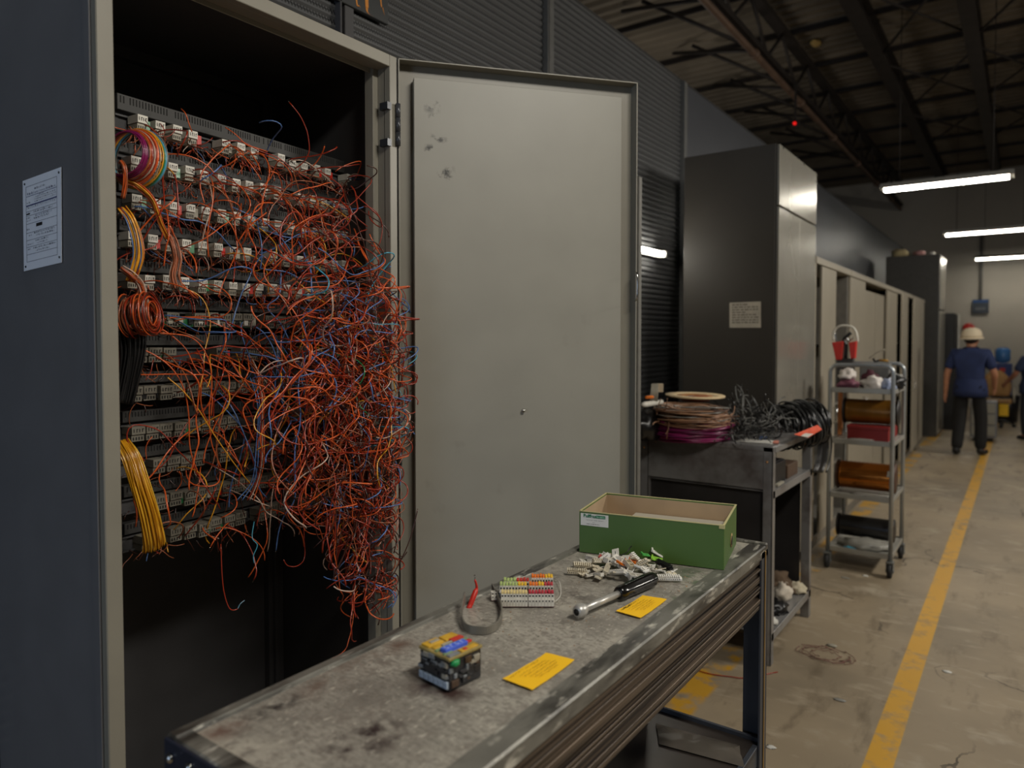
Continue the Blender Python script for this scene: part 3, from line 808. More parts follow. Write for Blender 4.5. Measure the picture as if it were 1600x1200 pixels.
def rings(name, c, axis, radii, offs, r, mats, lab, seed=0, jit=.002, per=26, n=5, squash=1.0, pick_m=None, cat='wire coil', grp=None):
    g = random.Random(seed); b = MB(); axis = Vector(axis).normalized(); u = axis.orthogonal().normalized()
    if abs(axis.z) < .9:
        u = (Vector((0, 0, 1)) - axis * axis.z).normalized()
    w = axis.cross(u)
    for k, (R, o) in enumerate(zip(radii, offs)):
        ph = [g.uniform(0, 6.28) for _ in range(4)]; pts = []
        tx, ty = g.gauss(0, jit), g.gauss(0, jit)
        for i in range(per):
            a = 2 * pi * i / per
            rr = R + jit * (sin(2 * a + ph[0]) + .6 * sin(3 * a + ph[1]))
            oo = o + jit * (sin(a + ph[2]) * 1.2 + .7 * sin(2 * a + ph[3]))
            pts.append(Vector(c) + u * (cos(a) * rr * squash + tx) + w * (sin(a) * rr + ty) + axis * oo)
        b.tube(pts, r, n, pick_m(k) if pick_m else int(g.random() * len(mats)), closed=True)
    return tag(b.build(name, mats), lab, cat, grp)
# rainbow ribbon coil
RB = [W_MG, W_MG, W_MG, W_CU, W_OR, W_RD, W_PL, W_RD, W_OR, W_GY, W_YE, W_YE, W_GR, W_BL, W_CY, W_GY]
c0 = at(203, 243, X=-1.565)
rings('ribbon_cable_coil', c0, (-.38, .85, -.05), [.046 + .0012 * min(k, 16) for k in range(22)], [-.016 + .0024 * k for k in range(22)], .0016, RB, 'coil of rainbow ribbon cable with a magenta inside, behind the left post', 3, .0006, 30, 6, pick_m=lambda k: min(len(RB) - 1, int(k * .74)))
bundle('wire_bundle', pxpath([(188, 252, -1.55), (195, 262, -1.54), (197, 285, -1.54), (192, 310, -1.55)]), 12, .004, .0016, [W_OR, W_CU], 'orange wires hanging over the front of the rainbow ribbon coil', seed=4)
bundle('wire_bundle', pxpath([(196, 282, -1.57), (215, 290, -1.56), (238, 312, -1.56), (252, 350, -1.565), (262, 372, -1.57)]), 16, .007, .0014, [W_OR, W_CU, W_OR, W_YE], 'orange bundle running down from the rainbow ribbon coil', seed=5)
bundle('wire_bundle', pxpath([(258, 358, -1.575), (270, 378, -1.57), (276, 405, -1.57), (272, 430, -1.575), (276, 448, -1.58)]), 20, .009, .0012, [W_PK, W_CU, W_PL], 'pinkish copper bundle fraying in front of the fourth terminal row', seed=6, fan=.5)
bundle('ribbon_cable', pxpath([(190, 325, -1.58), (203, 342, -1.56), (213, 370, -1.555), (216, 396, -1.555), (211, 418, -1.56), (203, 440, -1.57)]), 26, .013, .0015, [W_YE, W_YE, W_GY, W_RD, W_BL, W_MG, W_YE], 'yellow and grey ribbon of wires sagging beside the left post', seed=7, flat=(1, .35))
bundle('wire_bundle', pxpath([(190, 418, -1.57), (206, 430, -1.56), (220, 446, -1.555), (226, 470, -1.555), (225, 492, -1.56)]), 10, .008, .0014, [W_OR, W_PL, W_CU], 'orange and pale wires dropping onto the copper coil', seed=8, fan=.3)
c1 = at(222, 493, X=-1.56)
g = random.Random(3)
rings('wire_coil', c1 + Vector((0, -.006, 0)), (.75, .6, .1), [.024 + g.uniform(0, .024) for _ in range(46)], [g.uniform(-.028, .03) for _ in range(46)], .0014, [W_OR, W_RD, W_CU, W_CU, W_DK, W_RD], 'coil of shiny orange and copper wire above the black cable bundle', 9, .0018, 26, 5)
bundle('cable_bundle', pxpath([(192, 478, -1.61), (203, 515, -1.59), (206, 550, -1.585), (200, 590, -1.585), (192, 630, -1.585)]), 90, .037, .0024, [W_BK, W_BK, W_BK, W_DK], 'thick black cable bundle hanging behind the left post', seed=10, flat=(1, .8), fan=-.4)
bundle('wire_bundle', pxpath([(190, 690, -1.58), (205, 715, -1.555), (218, 755, -1.54), (232, 800, -1.535), (240, 838, -1.54), (241, 856, -1.55)]), 120, .0145, .0014, [mat('golden_insulation', (206, 146, 26), .22, spec=.8), mat('golden_insulation', (206, 146, 26)), mat('deep_gold_insulation', (170, 112, 16), .22), mat('yellow_insulation', (232, 186, 60), .22)], 'thick golden yellow wire bundle hanging at the lower left of the cabinet', seed=12, flat=(1.1, .5), fan=.6)
bundle('wire_bundle', pxpath([(190, 705, -1.585), (205, 735, -1.57), (212, 770, -1.565)]), 10, .006, .0012, [W_PL, W_GY], 'pale grey wires tucked behind the golden yellow bundle', seed=13)
# ------------------------------------------------------------------ the steel workbench in front
ZB = 1.0
A = at(257, 1147, Z=ZB); C = at(1200, 851, Z=ZB); B = at(780, 912, Z=ZB)
BX0 = (A.x + B.x) / 2 ; BX1 = at(1030, 983, Z=ZB).x * .5 + C.x * .5
BX1 = C.x; BY0, BY1 = A.y, C.y
print('bench', BX0, BX1, BY0, BY1, 'A', A, 'B', B, 'front', at(860, 1114, Z=ZB))
TOPM = mat('scuffed_bench_steel', (164, 159, 148), 0.40, 0.1, 0.14, 5, 0.05, 120)
overlay(TOPM, (122, 117, 109), 9, 0.44, 0.72, seed=1)
overlay(TOPM, (122, 118, 109), 150, 0.46, 0.66, stretch=(.5, 1, 1), seed=31)
overlay(TOPM, (188, 182, 168), 170, 0.58, 0.70, stretch=(1, .3, 1), seed=33)
overlay(TOPM, (186, 180, 166), 3.2, 0.50, 0.66, seed=12)
overlay(TOPM, (128, 122, 113), 45, 0.52, 0.66, seed=15)
overlay(TOPM, (196, 190, 176), 110, 0.60, 0.70, stretch=(1, .45, 1), seed=2)
OFFB = Vector(((BX0 + BX1) / 2, (BY0 + BY1) / 2, 0))
def bench_mark(px, py, hx, hy, rgb, scale, lo, hi, seed, soft=.02):
    p = at(px, py, Z=ZB) - OFFB
    overlay(TOPM, rgb, scale, lo, hi, box={0: (p.x - hx, p.x + hx, soft), 1: (p.y - hy, p.y + hy, soft)}, seed=seed, detail=7)
bench_mark(575, 1158, .035, .055, (52, 42, 42), 22, .44, .56, 3)
bench_mark(425, 1108, .012, .05, (50, 48, 46), 40, .42, .58, 8, .012)
bench_mark(560, 1040, .02, .12, (104, 84, 72), 16, .42, .62, 9, .02)
bench_mark(350, 1140, .02, .03, (110, 84, 74), 14, .40, .60, 10, .015)
bench_mark(690, 1075, .05, .03, (70, 54, 50), 18, .46, .60, 11, .02)
bench_mark(900, 930, .03, .03, (66, 60, 54), 30, .46, .60, 14, .02)
bench_mark(1100, 900, .05, .20, (66, 92, 62), 12, .52, .66, 6, .03)
overlay(TOPM, (236, 232, 220), 95, 0.70, 0.74, seed=4)
RIM = mat('scratched_rim_steel', (120, 118, 110), 0.36, 0.3, 0.2, 12, 0.05, 80)
overlay(RIM, (64, 62, 58), 20, 0.45, 0.62, stretch=(1, .25, 1), seed=1)
overlay(RIM, (206, 202, 190), 40, 0.56, 0.68, stretch=(1, .3, 1), seed=3)
SHEET = mat('streaked_sheet_steel', (104, 90, 76), 0.40, 0.5, 0.35, 3, 0.0, 30, stretch=(40, .6, 40))
overlay(SHEET, (46, 40, 36), 3, 0.40, 0.60, stretch=(60, .5, 60), seed=2)
LEGM = mat('blue_black_steel', (66, 70, 78), 0.42, 0.3, 0.15, 6)
cxb, cyb = (BX0 + BX1) / 2, (BY0 + BY1) / 2
bench = thing('workbench', 'long dark steel workbench with a scuffed top, in front of the open cabinet', 'workbench', (cxb, cyb, 0))
mb = MB(); mb.box(BX0 + .01, BX1 - .01, BY0 + .01, BY1 - .01, ZB - .012, ZB); mb.build('top', TOPM, bench, .002)
mb = MB()
mb.box(BX0, BX0 + .022, BY0, BY1, ZB - .04, ZB + .004); mb.box(BX0 + .022, BX0 + .028, BY0, BY1, ZB - .01, ZB + .002)
mb.box(BX1 - .045, BX1, BY0, BY1, ZB - .03, ZB + .0015)
mb.box(BX0, BX1, BY1 - .02, BY1, ZB - .04, ZB + .006); mb.box(BX0, BX1, BY0, BY0 + .03, ZB - .03, ZB + .0015)
mb.build('rim', RIM, bench, .003)
# apron: a stack of thin folded sheets whose edges show as long ribs
mb = MB(); rng = random.Random(4)
AP = .135; z = ZB - .030; k = 0
while z > ZB - .030 - AP:
    h = rng.choice((.006, .009, .012, .016)); d = (-.004, -.012, -.002, -.009)[k % 4]
    mb.box(BX1 - .05, BX1 + d, BY0 + .004, BY1 - .012, z - h, z - .0008); z -= h; k += 1
mb.box(BX1 - .05, BX1 - .014, BY0 + .004, BY1 - .012, z, ZB - .03)
zap = z
mb.build('apron', SHEET, bench, .0004)
mb = MB(); mb.box(BX0 + .002, BX0 + .02, BY0 + .004, BY1 - .01, ZB - .15, ZB - .04); mb.build('apron', LEGM, bench, .001)
mb = MB(); mb.box(BX0, BX1 - .002, BY0 - .004, BY0 + .004, ZB - .17, ZB - .001)
for (px, py) in ((267, 1184), (297, 1199)):
    p = at(px, py, Y=BY0 - .004); mb.lathe(p, (0, -1, 0), [(0, .007), (.003, .007), (.006, .003)], 10, 1)
mb.build('end_plate', [mat('navy_painted_steel', (44, 48, 62), .4, .2), CHROME], bench, .001)
mb = MB(); mb.box(BX0, BX1, BY1 - .004, BY1, ZB - .15, ZB - .04); mb.build('end_plate', LEGM, bench, .001)
ZS = at(1161, 1163, Y=BY1 - .06).z
BRASS = mat('worn_brassy_edge', (168, 138, 88), .35, .7, .2, 20)
for (lx, sx) in ((BX0, 1), (BX1, -1)):
    for (ly, sy) in ((BY0, 1), (BY1, -1)):
        mb = MB()
        mb.box(lx, lx + sx * .062, ly, ly + sy * .005, 0, ZB - .04 if lx == BX0 else ZB - .01)
        mb.box(lx, lx + sx * .006, ly, ly + sy * .055, 0, ZB - .04 if lx == BX0 else ZB - .01)
        if sx < 0 and sy < 0: mb.box(lx + .0, lx + .003, ly - .03, ly - .024, .05, ZB - .01, 1)
        mb.build('leg', [LEGM, BRASS], bench, .001)
SHM = mat('dark_stained_shelf', (58, 52, 48), .3, .3, .3, 4)
mb = MB(); mb.box(BX0 + .006, BX1 - .006, BY0 + .02, BY1 - .02, ZS - .012, ZS)
mb.box(BX1 - .02, BX1 - .006, BY0 + .05, BY1 - .05, ZS - .05, ZS + .004, 1); mb.box(BX0 + .006, BX1 - .006, BY1 - .03, BY1 - .02, ZS - .03, ZS + .012, 1)
mb.build('lower_shelf', [SHM, LEGM], bench, .001)
# crumpled film on the lower shelf
p = at(1090, 1165, Z=ZS)
mb = MB(); rng = random.Random(6); vs = []; fs = []; nx, ny = 12, 9
for j in range(ny):
    for i in range(nx):
        u, v = i / (nx - 1) - .5, j / (ny - 1) - .5
        vs.append((p.x + u * .22 - v * .05, p.y + v * .09 + u * .03, ZS + .004 + max(0, .018 * (mnoise.noise(Vector((u * 9, v * 9, 3))) + .6) * (1 - 4 * v * v))))
for j in range(ny - 1):
    for i in range(nx - 1): fs.append((j * nx + i, j * nx + i + 1, (j + 1) * nx + i + 1, (j + 1) * nx + i))
mb.add(vs, fs, 0, True)
tag(mb.build('plastic_film', mat('dusty_grey_film', (88, 82, 74), .35)), 'crumpled dusty grey film lying on the lower shelf of the workbench', 'film')

# ------------------------------------------------------------------ things on the bench
T = ZB + .002
# green box
G0, G1, G2 = at(905, 862, Z=T), at(1131, 891, Z=T), at(1149, 850, Z=T)
gu = (G1 - G0); GL = gu.length; gu.normalize(); gv = Vector((-gu.y, gu.x, 0)); GD = (G2 - G1).dot(gv)
gt = at(908, 806, X=G0.x); GH = .107
GD = max(GD, .15)
print('box', GL, GD, GH, at(1133, 826, X=G1.x).z - T)
GRN = mat('green_painted_card', (74, 104, 44), .45, 0, .06, 6)
CARD = mat('brown_card', (170, 146, 116), .8, 0, .1, 9)
box = thing('storage_box', 'open green storage box with a white label, at the far end of the workbench', 'box', G0 + gu * GL / 2 + gv * GD / 2)
def gbox(mb, u0, u1, v0, v1, z0, z1, mi=0):
    mb.obox(G0 + gu * (u0 + u1) / 2 + gv * (v0 + v1) / 2 + Vector((0, 0, (z0 + z1) / 2)), gu, gv, (0, 0, 1), abs(u1 - u0) / 2, abs(v1 - v0) / 2, abs(z1 - z0) / 2, mi)
w = .004
mb = MB(); gbox(mb, 0, GL, 0, w, 0, GH); gbox(mb, 0, GL, GD - w, GD, 0, GH); gbox(mb, 0, w, w, GD - w, 0, GH); gbox(mb, GL - w, GL, w, GD - w, 0, GH); gbox(mb, w, GL - w, w, GD - w, 0, w)
mb.build('shell', GRN, box, .0006)
mb = MB(); e = .0006; gbox(mb, w, GL - w, w, w + e, w, GH - .004); gbox(mb, w, GL - w, GD - w - e, GD - w, w, GH - .004); gbox(mb, w, w + e, w, GD - w, w, GH - .004); gbox(mb, GL - w - e, GL - w, w, GD - w, w, GH - .004); gbox(mb, w, GL - w, w, GD - w, w, w + e)
mb.build('lining', CARD, box)
mb = MB(); gbox(mb, -.0008, GL + .0008, -.0008, w, GH - .001, GH + .0006); gbox(mb, -.0008, GL + .0008, GD - w, GD + .0008, GH - .001, GH + .0006); gbox(mb, -.0008, w, 0, GD, GH - .001, GH + .0006); gbox(mb, GL - w, GL + .0008, 0, GD, GH - .001, GH + .0006)
gbox(mb, GL - .012, GL + .001, -.0012, .006, GH - .008, GH + .001)
mb.build('bare_rim', mat('bare_card_edge', (186, 178, 128), .8), box)
mb = MB(); pc = G0 + gu * (GL + .0008) + gv * GD * .55 + Vector((0, 0, GH * .36))
mb.lathe(pc, gu, [(0, .018), (.0008, .018)], 20, 0); mb.lathe(pc + gu * .0008, gu, [(0, .012), (.0006, .012)], 20, 1)
mb.build('finger_hole', [mat('torn_card', (166, 140, 96), .9), DARK_HOLE], box)
# label
lb = MB(); gbox(lb, .004, .078, -.0007, 0, GH - .036, GH - .005)
lab = lb.build('label', mat('label_paper', (222, 222, 216), .7), box)
TG = mat('label_green_ink', (28, 112, 74), .7)
def text_mesh(body, size, origin, ux, uz, name, material, parent, extr=0.0003, bold=0.0):
    cu = bpy.data.curves.new('lettering', 'FONT'); cu.body = body; cu.size = size; cu.extrude = extr; cu.offset = bold
    ob = bpy.data.objects.new('lettering', cu); COL.objects.link(ob)
    me = bpy.data.meshes.new_from_object(ob.evaluated_get(bpy.context.evaluated_depsgraph_get()))
    bpy.data.objects.remove(ob)
    ux = Vector(ux).normalized(); uz = Vector(uz).normalized(); nn = ux.cross(uz)
    M = Matrix((ux, uz, nn)).transposed()
    b = MB(); b.add([Vector(origin) + M @ v.co for v in me.vertices], [tuple(p.vertices) for p in me.polygons])
    return b.build(name, material, parent)
gw = Vector((0, 0, 1))
text_mesh('Bulffeur', .0115, G0 + gu * .0115 + gv * -.0008 + gw * (GH - .0145), gu, gw, 'label_heading', TG, lab, bold=.0004)
mb = MB(); gbox(mb, .0455, .0700, -.0010, -.0007, GH - .0150, GH - .0075); mb.build('label_block', TG, lab)
text_mesh('Baedaloz', .0062, G0 + gu * .0462 + gv * -.0011 + gw * (GH - .0133), gu, gw, 'label_heading', mat('label_mint', (150, 200, 170), .7), lab, bold=.0002)
mb = MB(); rng = random.Random(8)
for (u0, u1, z, mi) in ((.019, .064, .0205, 0), (.036, .041, .0265, 0), (.020, .054, .0305, 1)):
    u = u0
    while u < u1:
        gbox(mb, u, u + .001, -.0009, -.0007, GH - z - rng.choice((.0012, .0018)), GH - z, mi); gbox(mb, u, u + .0017, -.0009, -.0007, GH - z - .0006, GH - z - .0002, mi); u += .0024 if rng.random() < .85 else .0042
mb.build('label_text', [mat('grey_print', (150, 150, 148), .8), INK_K], lab)
# papers in the box
for k, (u0, u1, v0, v1, tilt) in enumerate(((.17, .33, .02, .13, .004), (.20, .335, .012, .09, -.004), (.10, .24, .05, .14, .002))):
    mb = MB(); zz = GH - .043 + .0016 * k
    u1 = min(u1, GL - .008); v1 = min(v1, GD - .008)
    P = [G0 + gu * a + gv * b_ + gw * (zz + tilt * c_) for a, b_, c_ in ((u0, v0, 0), (u1, v0, 1), (u1, v1, 1), (u0, v1, 0))]
    mb.slab(*P, .0012)
    tag(mb.build('paper_sheet', PAPER), ('white paper sheet on top of the papers inside the green box', 'white paper sheet nearest the front wall inside the green box', 'white paper sheet deepest inside the green box')[k], 'paper', 'papers inside the green box')
mb = MB(); gbox(mb, .09, GL - .006, .008, GD - .008, w + .001, GH - .047)
tag(mb.build('paper_stack', mat('cut_paper_edges', (190, 184, 168), .9, 0, .1, 3, stretch=(1, 1, 90))), 'stack of cut papers filling the green box below the loose sheets', 'paper')

# yellow notes
YN = mat('yellow_note_paper', (250, 196, 24), .7, 0, .04, 12)
INKY = mat('brown_pencil', (150, 104, 10), .8)
def note(cs, lab, seed, dark):
    P = [at(px, py, Z=T) for px, py in cs]         # far-left, near-left.. order: 0 left,1 top,2 right,3 bottom
    t = thing('yellow_note', lab, 'note', P[0].lerp(P[2], .5), None)
    nx, ny = 14, 6; vs = []; fs = []
    for j in range(ny):
        for i in range(nx):
            u, v = i / (nx - 1), j / (ny - 1)
            p = P[3].lerp(P[2], u).lerp(P[0].lerp(P[1], u), v)
            z = .0006 + .0022 * (u ** 6) + .0012 * max(0, mnoise.noise(Vector((u * 3, v * 3, seed)))) + .0015 * (1 - u) ** 8
            vs.append(p + gw * z)
    for j in range(ny - 1):
        for i in range(nx - 1): fs.append((j * nx + i, j * nx + i + 1, (j + 1) * nx + i + 1, (j + 1) * nx + i))
    mb = MB(); mb.add(vs, fs, 0, True); mb.build('paper', YN, t)
    def q(u, v, h=.0034): return P[3].lerp(P[2], u).lerp(P[0].lerp(P[1], u), v) + gw * h
    mb = MB(); rng = random.Random(seed)
    for (v, u0, u1, h) in ((.86, .08, .72, .07), (.70, .18, .78, .05), (.58, .20, .80, .05), (.46, .24, .84, .05), (.34, .30, .80, .05), (.24, .32, .74, .05)):
        u = u0; pv = v
        while u < u1:
            nv = v + rng.uniform(-h, h) * .6; un = u + rng.uniform(.008, .016)
            if rng.random() < .8:
                a, b = q(u, pv), q(un, nv); s = (b - a).normalized().cross(gw) * .00035
                mi = 1 if dark and v > .8 and u < .45 else 0
                if mi: s = s * 2.6
                mb.quad(a - s, b - s, b + s, a + s, mi)
            u, pv = un, nv
    mb.build('handwriting', [INKY, mat('dark_olive_ink', (60, 52, 8), .8)], t)
note([(785, 1062), (853, 1022), (898, 1033), (832, 1080)], 'yellow handwritten note lying alone between the block and the bench edge', 3, False)
note([(962, 956), (1004, 932), (1042, 938), (1001, 967)], 'yellow note with a dark first line, lying beside the screwdriver handle', 5, True)

# nut driver
s0, s1 = at(901, 966, Z=T + .004), at(1022, 912, Z=T + .003)
ax = (s1 - s0); ax.z = 0; SL = ax.length; ax.normalize()
Rh = .0155
o = Vector((s0.x, s0.y, T + Rh + .0005))
dv = thing('nut_driver', 'large nut driver with a black handle and steel shaft, in the middle of the bench', 'screwdriver', (s0.x, s0.y, T))
mb = MB(); mb.lathe(o, ax, [(-.001, .005), (-.001, .008), (.0, .0105), (.004, .0128), (.011, .0140), (.018, .0130), (.024, .0105), (.028, .008)], 20)
mb.lathe(o + ax * -.0016, ax, [(0, .002), (.0012, .002)], 10); mb.build('socket', mat('satin_steel', (196, 194, 188), .38, .55), dv)
mb = MB(); mb.lathe(o + ax * -.0012, ax, [(0, .0068), (.0004, .0068)], 14); mb.lathe(o + ax * -.0018, ax, [(0, .003), (.0004, .003)], 10); mb.build('socket_hollow', DARK_HOLE, dv)
mb = MB(); hb = SL * .50; mb.lathe(o + ax * .02, ax, [(0, .0070), (hb - .02, .0070)], 16); mb.build('shaft', mat('satin_steel', (196, 194, 188)), dv)
mb = MB(); L = SL - hb; n = 24; hp = []
prof = [(0, .009), (.0, .012), (.006, .0145), (.016, .0160), (.026, .0148), (L * .45, .0160), (L * .8, .0165), (L * .93, .0160), (L * .98, .013), (L, .005)]
u = ax.orthogonal().normalized(); ww = ax.cross(u); vs = []; fs = []
for i, (h, r) in enumerate(prof):
    fl = .16 if 3 < i < 8 else .03
    for k in range(n):
        a = 2 * pi * k / n; rr = r * (1 - fl * max(0, cos(6 * a)))
        vs.append(o + ax * (hb + h) + (u * cos(a) + ww * sin(a)) * rr)
for i in range(len(prof) - 1):
    for k in range(n): fs.append((i * n + k, i * n + (k + 1) % n, (i + 1) * n + (k + 1) % n, (i + 1) * n + k))
fs += [tuple(reversed(range(n))), tuple((len(prof) - 1) * n + k for k in range(n))]
mb.add(vs, fs, 0, True); mb.build('handle', mat('glossy_black_handle', (18, 17, 16), .18, 0, .05, 20), dv)

# cube of stripped relay modules
c_l, c_m, c_r = at(654, 1059, Z=T), at(702, 1083, Z=T), at(756, 1058, Z=T)
ku = (c_m - c_l); KU = ku.length; ku.normalize(); kv = Vector((-ku.y, ku.x, 0)); KV = (c_r - c_m).dot(kv); KH = .056
print('cube', KU, KV)
rel = thing('relay_block', 'block of black relay modules with a yellow and blue top, nearest thing on the bench', 'relay block', c_l + ku * KU / 2 + kv * KV / 2)
def kbox(mb, u0, u1, v0, v1, z0, z1, mi=0):
    mb.obox(c_l + ku * (u0 + u1) / 2 + kv * (v0 + v1) / 2 + gw * (z0 + z1) / 2, ku, kv, gw, abs(u1 - u0) / 2, abs(v1 - v0) / 2, abs(z1 - z0) / 2, mi)
DKM = mat('sooty_module_plastic', (40, 40, 42), .45, 0, .3, 30)
GYM = mat('grey_module_plastic', (122, 126, 128), .5, 0, .25, 40)
mb = MB(); kbox(mb, .002, KU - .002, .002, KV - .002, 0, KH - .008); mb.build('body', DKM, rel, .001)
rng = random.Random(21); mb = MB()
for k in range(26):
    u0 = rng.uniform(0, KU - .014); z0 = rng.uniform(.018, KH - .014)
    kbox(mb, u0, u0 + rng.uniform(.005, .015), -rng.uniform(.0005, .002), .004, z0, z0 + rng.uniform(.002, .009), rng.choice((0, 0, 1, 1, 2)))
for k in range(30):
    v0 = rng.uniform(0, KV - .014); z0 = rng.uniform(.004, KH - .014)
    kbox(mb, KU - .004, KU + rng.uniform(.0005, .002), v0, v0 + rng.uniform(.004, .016), z0, z0 + rng.uniform(.002, .011), rng.choice((0, 0, 0, 1, 2, 3)))
mb.build('module', [DKM, GYM, CREAM_P, mat('brown_coil_varnish', (74, 56, 42), .4)], rel, .0005)
mb = MB()
for k in range(6):
    a = KU * (.04 + .155 * k); kbox(mb, a, a + KU * .135, -.0016, .002, .004, .015)
    for q in range(2): kbox(mb, a + KU * (.03 + .05 * q), a + KU * (.04 + .05 * q), -.0019, .002, .006, .013, 1)
mb.build('number_tag', [mat('bluish_white_tag', (176, 190, 204), .5), INK_K], rel, .0004)
mb = MB(); TZ = KH - .008
kbox(mb, 0, KU, 0, KV, TZ, TZ + .005, 0); mb.build('top_plate', mat('yellowed_top_plate', (150, 132, 76), .6, 0, .3, 40), rel, .001)
mb = MB()
for (u0, u1, v0, v1, h, mi) in ((.02, .28, .06, .5, .008, 0), (.3, .44, .1, .5, .007, 0), (.04, .3, .55, .95, .0075, 0), (.48, .56, .04, .97, .0078, 1), (.6, .7, .62, .96, .008, 2), (.3, .45, .62, .95, .0085, 2), (.82, .96, .4, .9, .007, 0), (.85, .97, .05, .35, .0075, 4), (.1, .2, .2, .45, .0095, 3), (.72, .8, .05, .3, .007, 1), (.4, .46, .3, .6, .009, 3), (.86, .95, .5, .6, .008, 2)):
    kbox(mb, KU * u0, KU * u1, KV * v0, KV * v1, TZ + .004, TZ + h, mi)
mb.build('top_insert', [mat('mustard_plastic', (206, 162, 48), .5, 0, .2, 60), mat('sage_plastic', (122, 146, 104), .5, 0, .2, 60), RED_P, CREAM_P, GYM], rel, .0006)
mb = MB(); kbox(mb, KU * .58, KU * .76, KV * .12, KV * .78, TZ + .004, TZ + .0115); 
bc = mb.build('blue_chip', mat('bright_blue_plastic', (74, 104, 220), .45, 0, .1, 60), rel, .0008)
mb = MB()
for k in range(4):
    v = KV * (.18 + .15 * k); kbox(mb, KU * .61, KU * .73, v, v + .0016, TZ + .0115, TZ + .0118); kbox(mb, KU * (.61 if k % 2 else .7), KU * (.63 if k % 2 else .72), v, v + .006, TZ + .0115, TZ + .0118)
mb.build('chip_marking', mat('pale_blue_print', (180, 196, 240), .6), bc)
mb = MB(); pc = c_l + ku * (KU + .001) + kv * KV * .16 + gw * (KH - .012); mb.blob(pc, .006, .009, .006, 3, .3, 2, flat=False)
mb.build('green_plug', mat('green_plastic', (30, 140, 76), .4), rel)

# grey strap bent to a loop, with a red plug
SP = [(769, 931), (776, 937), (782, 950), (784, 965), (779, 981), (764, 990), (745, 991), (729, 987), (722, 975), (722, 962), (726, 951)]
path = smooth_path([at(a, b, Z=T) for a, b in SP], 5)
st = thing('strap_loop', 'grey steel strap bent into a loop with a red plug standing in it', 'strap', path[20])
mb = MB(); vs = []; fs = []; n = len(path); th = .0032
for i, p in enumerate(path):
    t = (path[min(i + 1, n - 1)] - path[max(i - 1, 0)]).normalized(); s = t.cross(gw).normalized() * th * .5
    f = i / (n - 1); h0 = .0 + (.016 * max(0, (f - .82) / .18) ** 1.3); h1 = h0 + .0155 + (.004 if f > .8 else 0)
    if f < .16: h0 = .012 * (1 - f / .16) ** 2; h1 = h0 + .0155
    vs += [p - s + gw * h0, p + s + gw * h0, p + s + gw * h1, p - s + gw * h1]
for i in range(n - 1):
    for k in range(4): fs.append((4 * i + k, 4 * i + (k + 1) % 4, 4 * i + 4 + (k + 1) % 4, 4 * i + 4 + k))
fs += [(3, 2, 1, 0), tuple(4 * (n - 1) + k for k in range(4))]
mb.add(vs, fs); mb.build('band', mat('grey_strap_steel', (120, 116, 106), .4, .3, .12, 20), st, .0004)
bp_ = path[-1]
p0 = bp_ + gw * .014
def up_at(px, py, p): return Vector((p.x, p.y, 0)) + gw * at(px, py, X=p.x).z
a0 = at(731, 955, X=bp_.x); a1 = at(745, 919, X=bp_.x); a2 = at(742, 906, X=bp_.x)
d = (a1 - a0)
mb = MB(); mb.lathe(a0, d, [(0, .003), (0, .0052), (d.length * .2, .0056), (d.length * .25, .0049), (d.length * .3, .0056), (d.length * .85, .0056), (d.length, .0030)], 14); mb.build('red_plug', RED_P, st)
mb = MB(); mb.tube(smooth_path([a1, a1 + (a2 - a1) * .5 + Vector((.001, 0, 0)), a2], 4), [.0028 - .0001 * i for i in range(9)], 8); mb.tube([a0 - d * .35 + Vector((0, 0, .0)), a0], .0024, 8); mb.build('lead', RED_P, st)
mb = MB()
for k in range(3): mb.tube([a2, a2 + Vector((-.002 + .002 * k, .003 - .002 * k, .006 + .001 * k)), a2 + Vector((-.004 + .001 * k, .005 - .003 * k, .009))], .0007, 5)
mb.build('bare_strands', CHROME, st)

# terminal strips lying together
def strip(c, ang, n, lx, ly, lz, cols, lab, lift=0.0):
    t = thing('terminal_strip', lab, 'terminal strip', c, 'terminal strips lying together on the bench')
    ux = Vector((cos(ang), sin(ang), 0)); uy = Vector((-sin(ang), cos(ang), 0))
    def b(mb, u0, u1, v0, v1, z0, z1, mi=0): mb.obox(Vector(c) + ux * (u0 + u1) / 2 + uy * (v0 + v1) / 2 + gw * (lift + (z0 + z1) / 2), ux, uy, gw, abs(u1 - u0) / 2, abs(v1 - v0) / 2, abs(z1 - z0) / 2, mi)
    mb = MB(); p = lx / n
    for k in range(n): b(mb, -lx / 2 + k * p, -lx / 2 + (k + .93) * p, -ly / 2, ly / 2, .0016, lz * .62)
    for k in range(n): b(mb, -lx / 2 + k * p, -lx / 2 + (k + .93) * p, -ly * .3, ly / 2, lz * .62, lz)
    for k in range(n):
        b(mb, -lx / 2 + (k + .3) * p, -lx / 2 + (k + .62) * p, -ly / 2 - .0003, -ly / 2, lz * .42, lz * .55, 1)
        b(mb, -lx / 2 + (k + .2) * p, -lx / 2 + (k + .72) * p, -ly * .3 - .0003, -ly * .3, lz * .78, lz * .9, 1)
    mb.build('housing', [WHITE_P, DARK_HOLE], t, .0003)
    mb = MB(); b(mb, -lx / 2, lx / 2, -ly * .45, ly * .45, 0, .002)
    mb.build('foot', mat('maroon_plastic', (110, 44, 48), .5), t)
    for q, (k0, k1, m) in enumerate(cols):
        mb = MB()
        for k in range(k0, k1): b(mb, -lx / 2 + (k + .08) * p, -lx / 2 + (k + .86) * p, -ly * .28, ly * .42, lz, lz + .0028 + .0012 * ((k * 7) % 3 == 0))
        mb.build('clamp_marker', m, t, .0003)
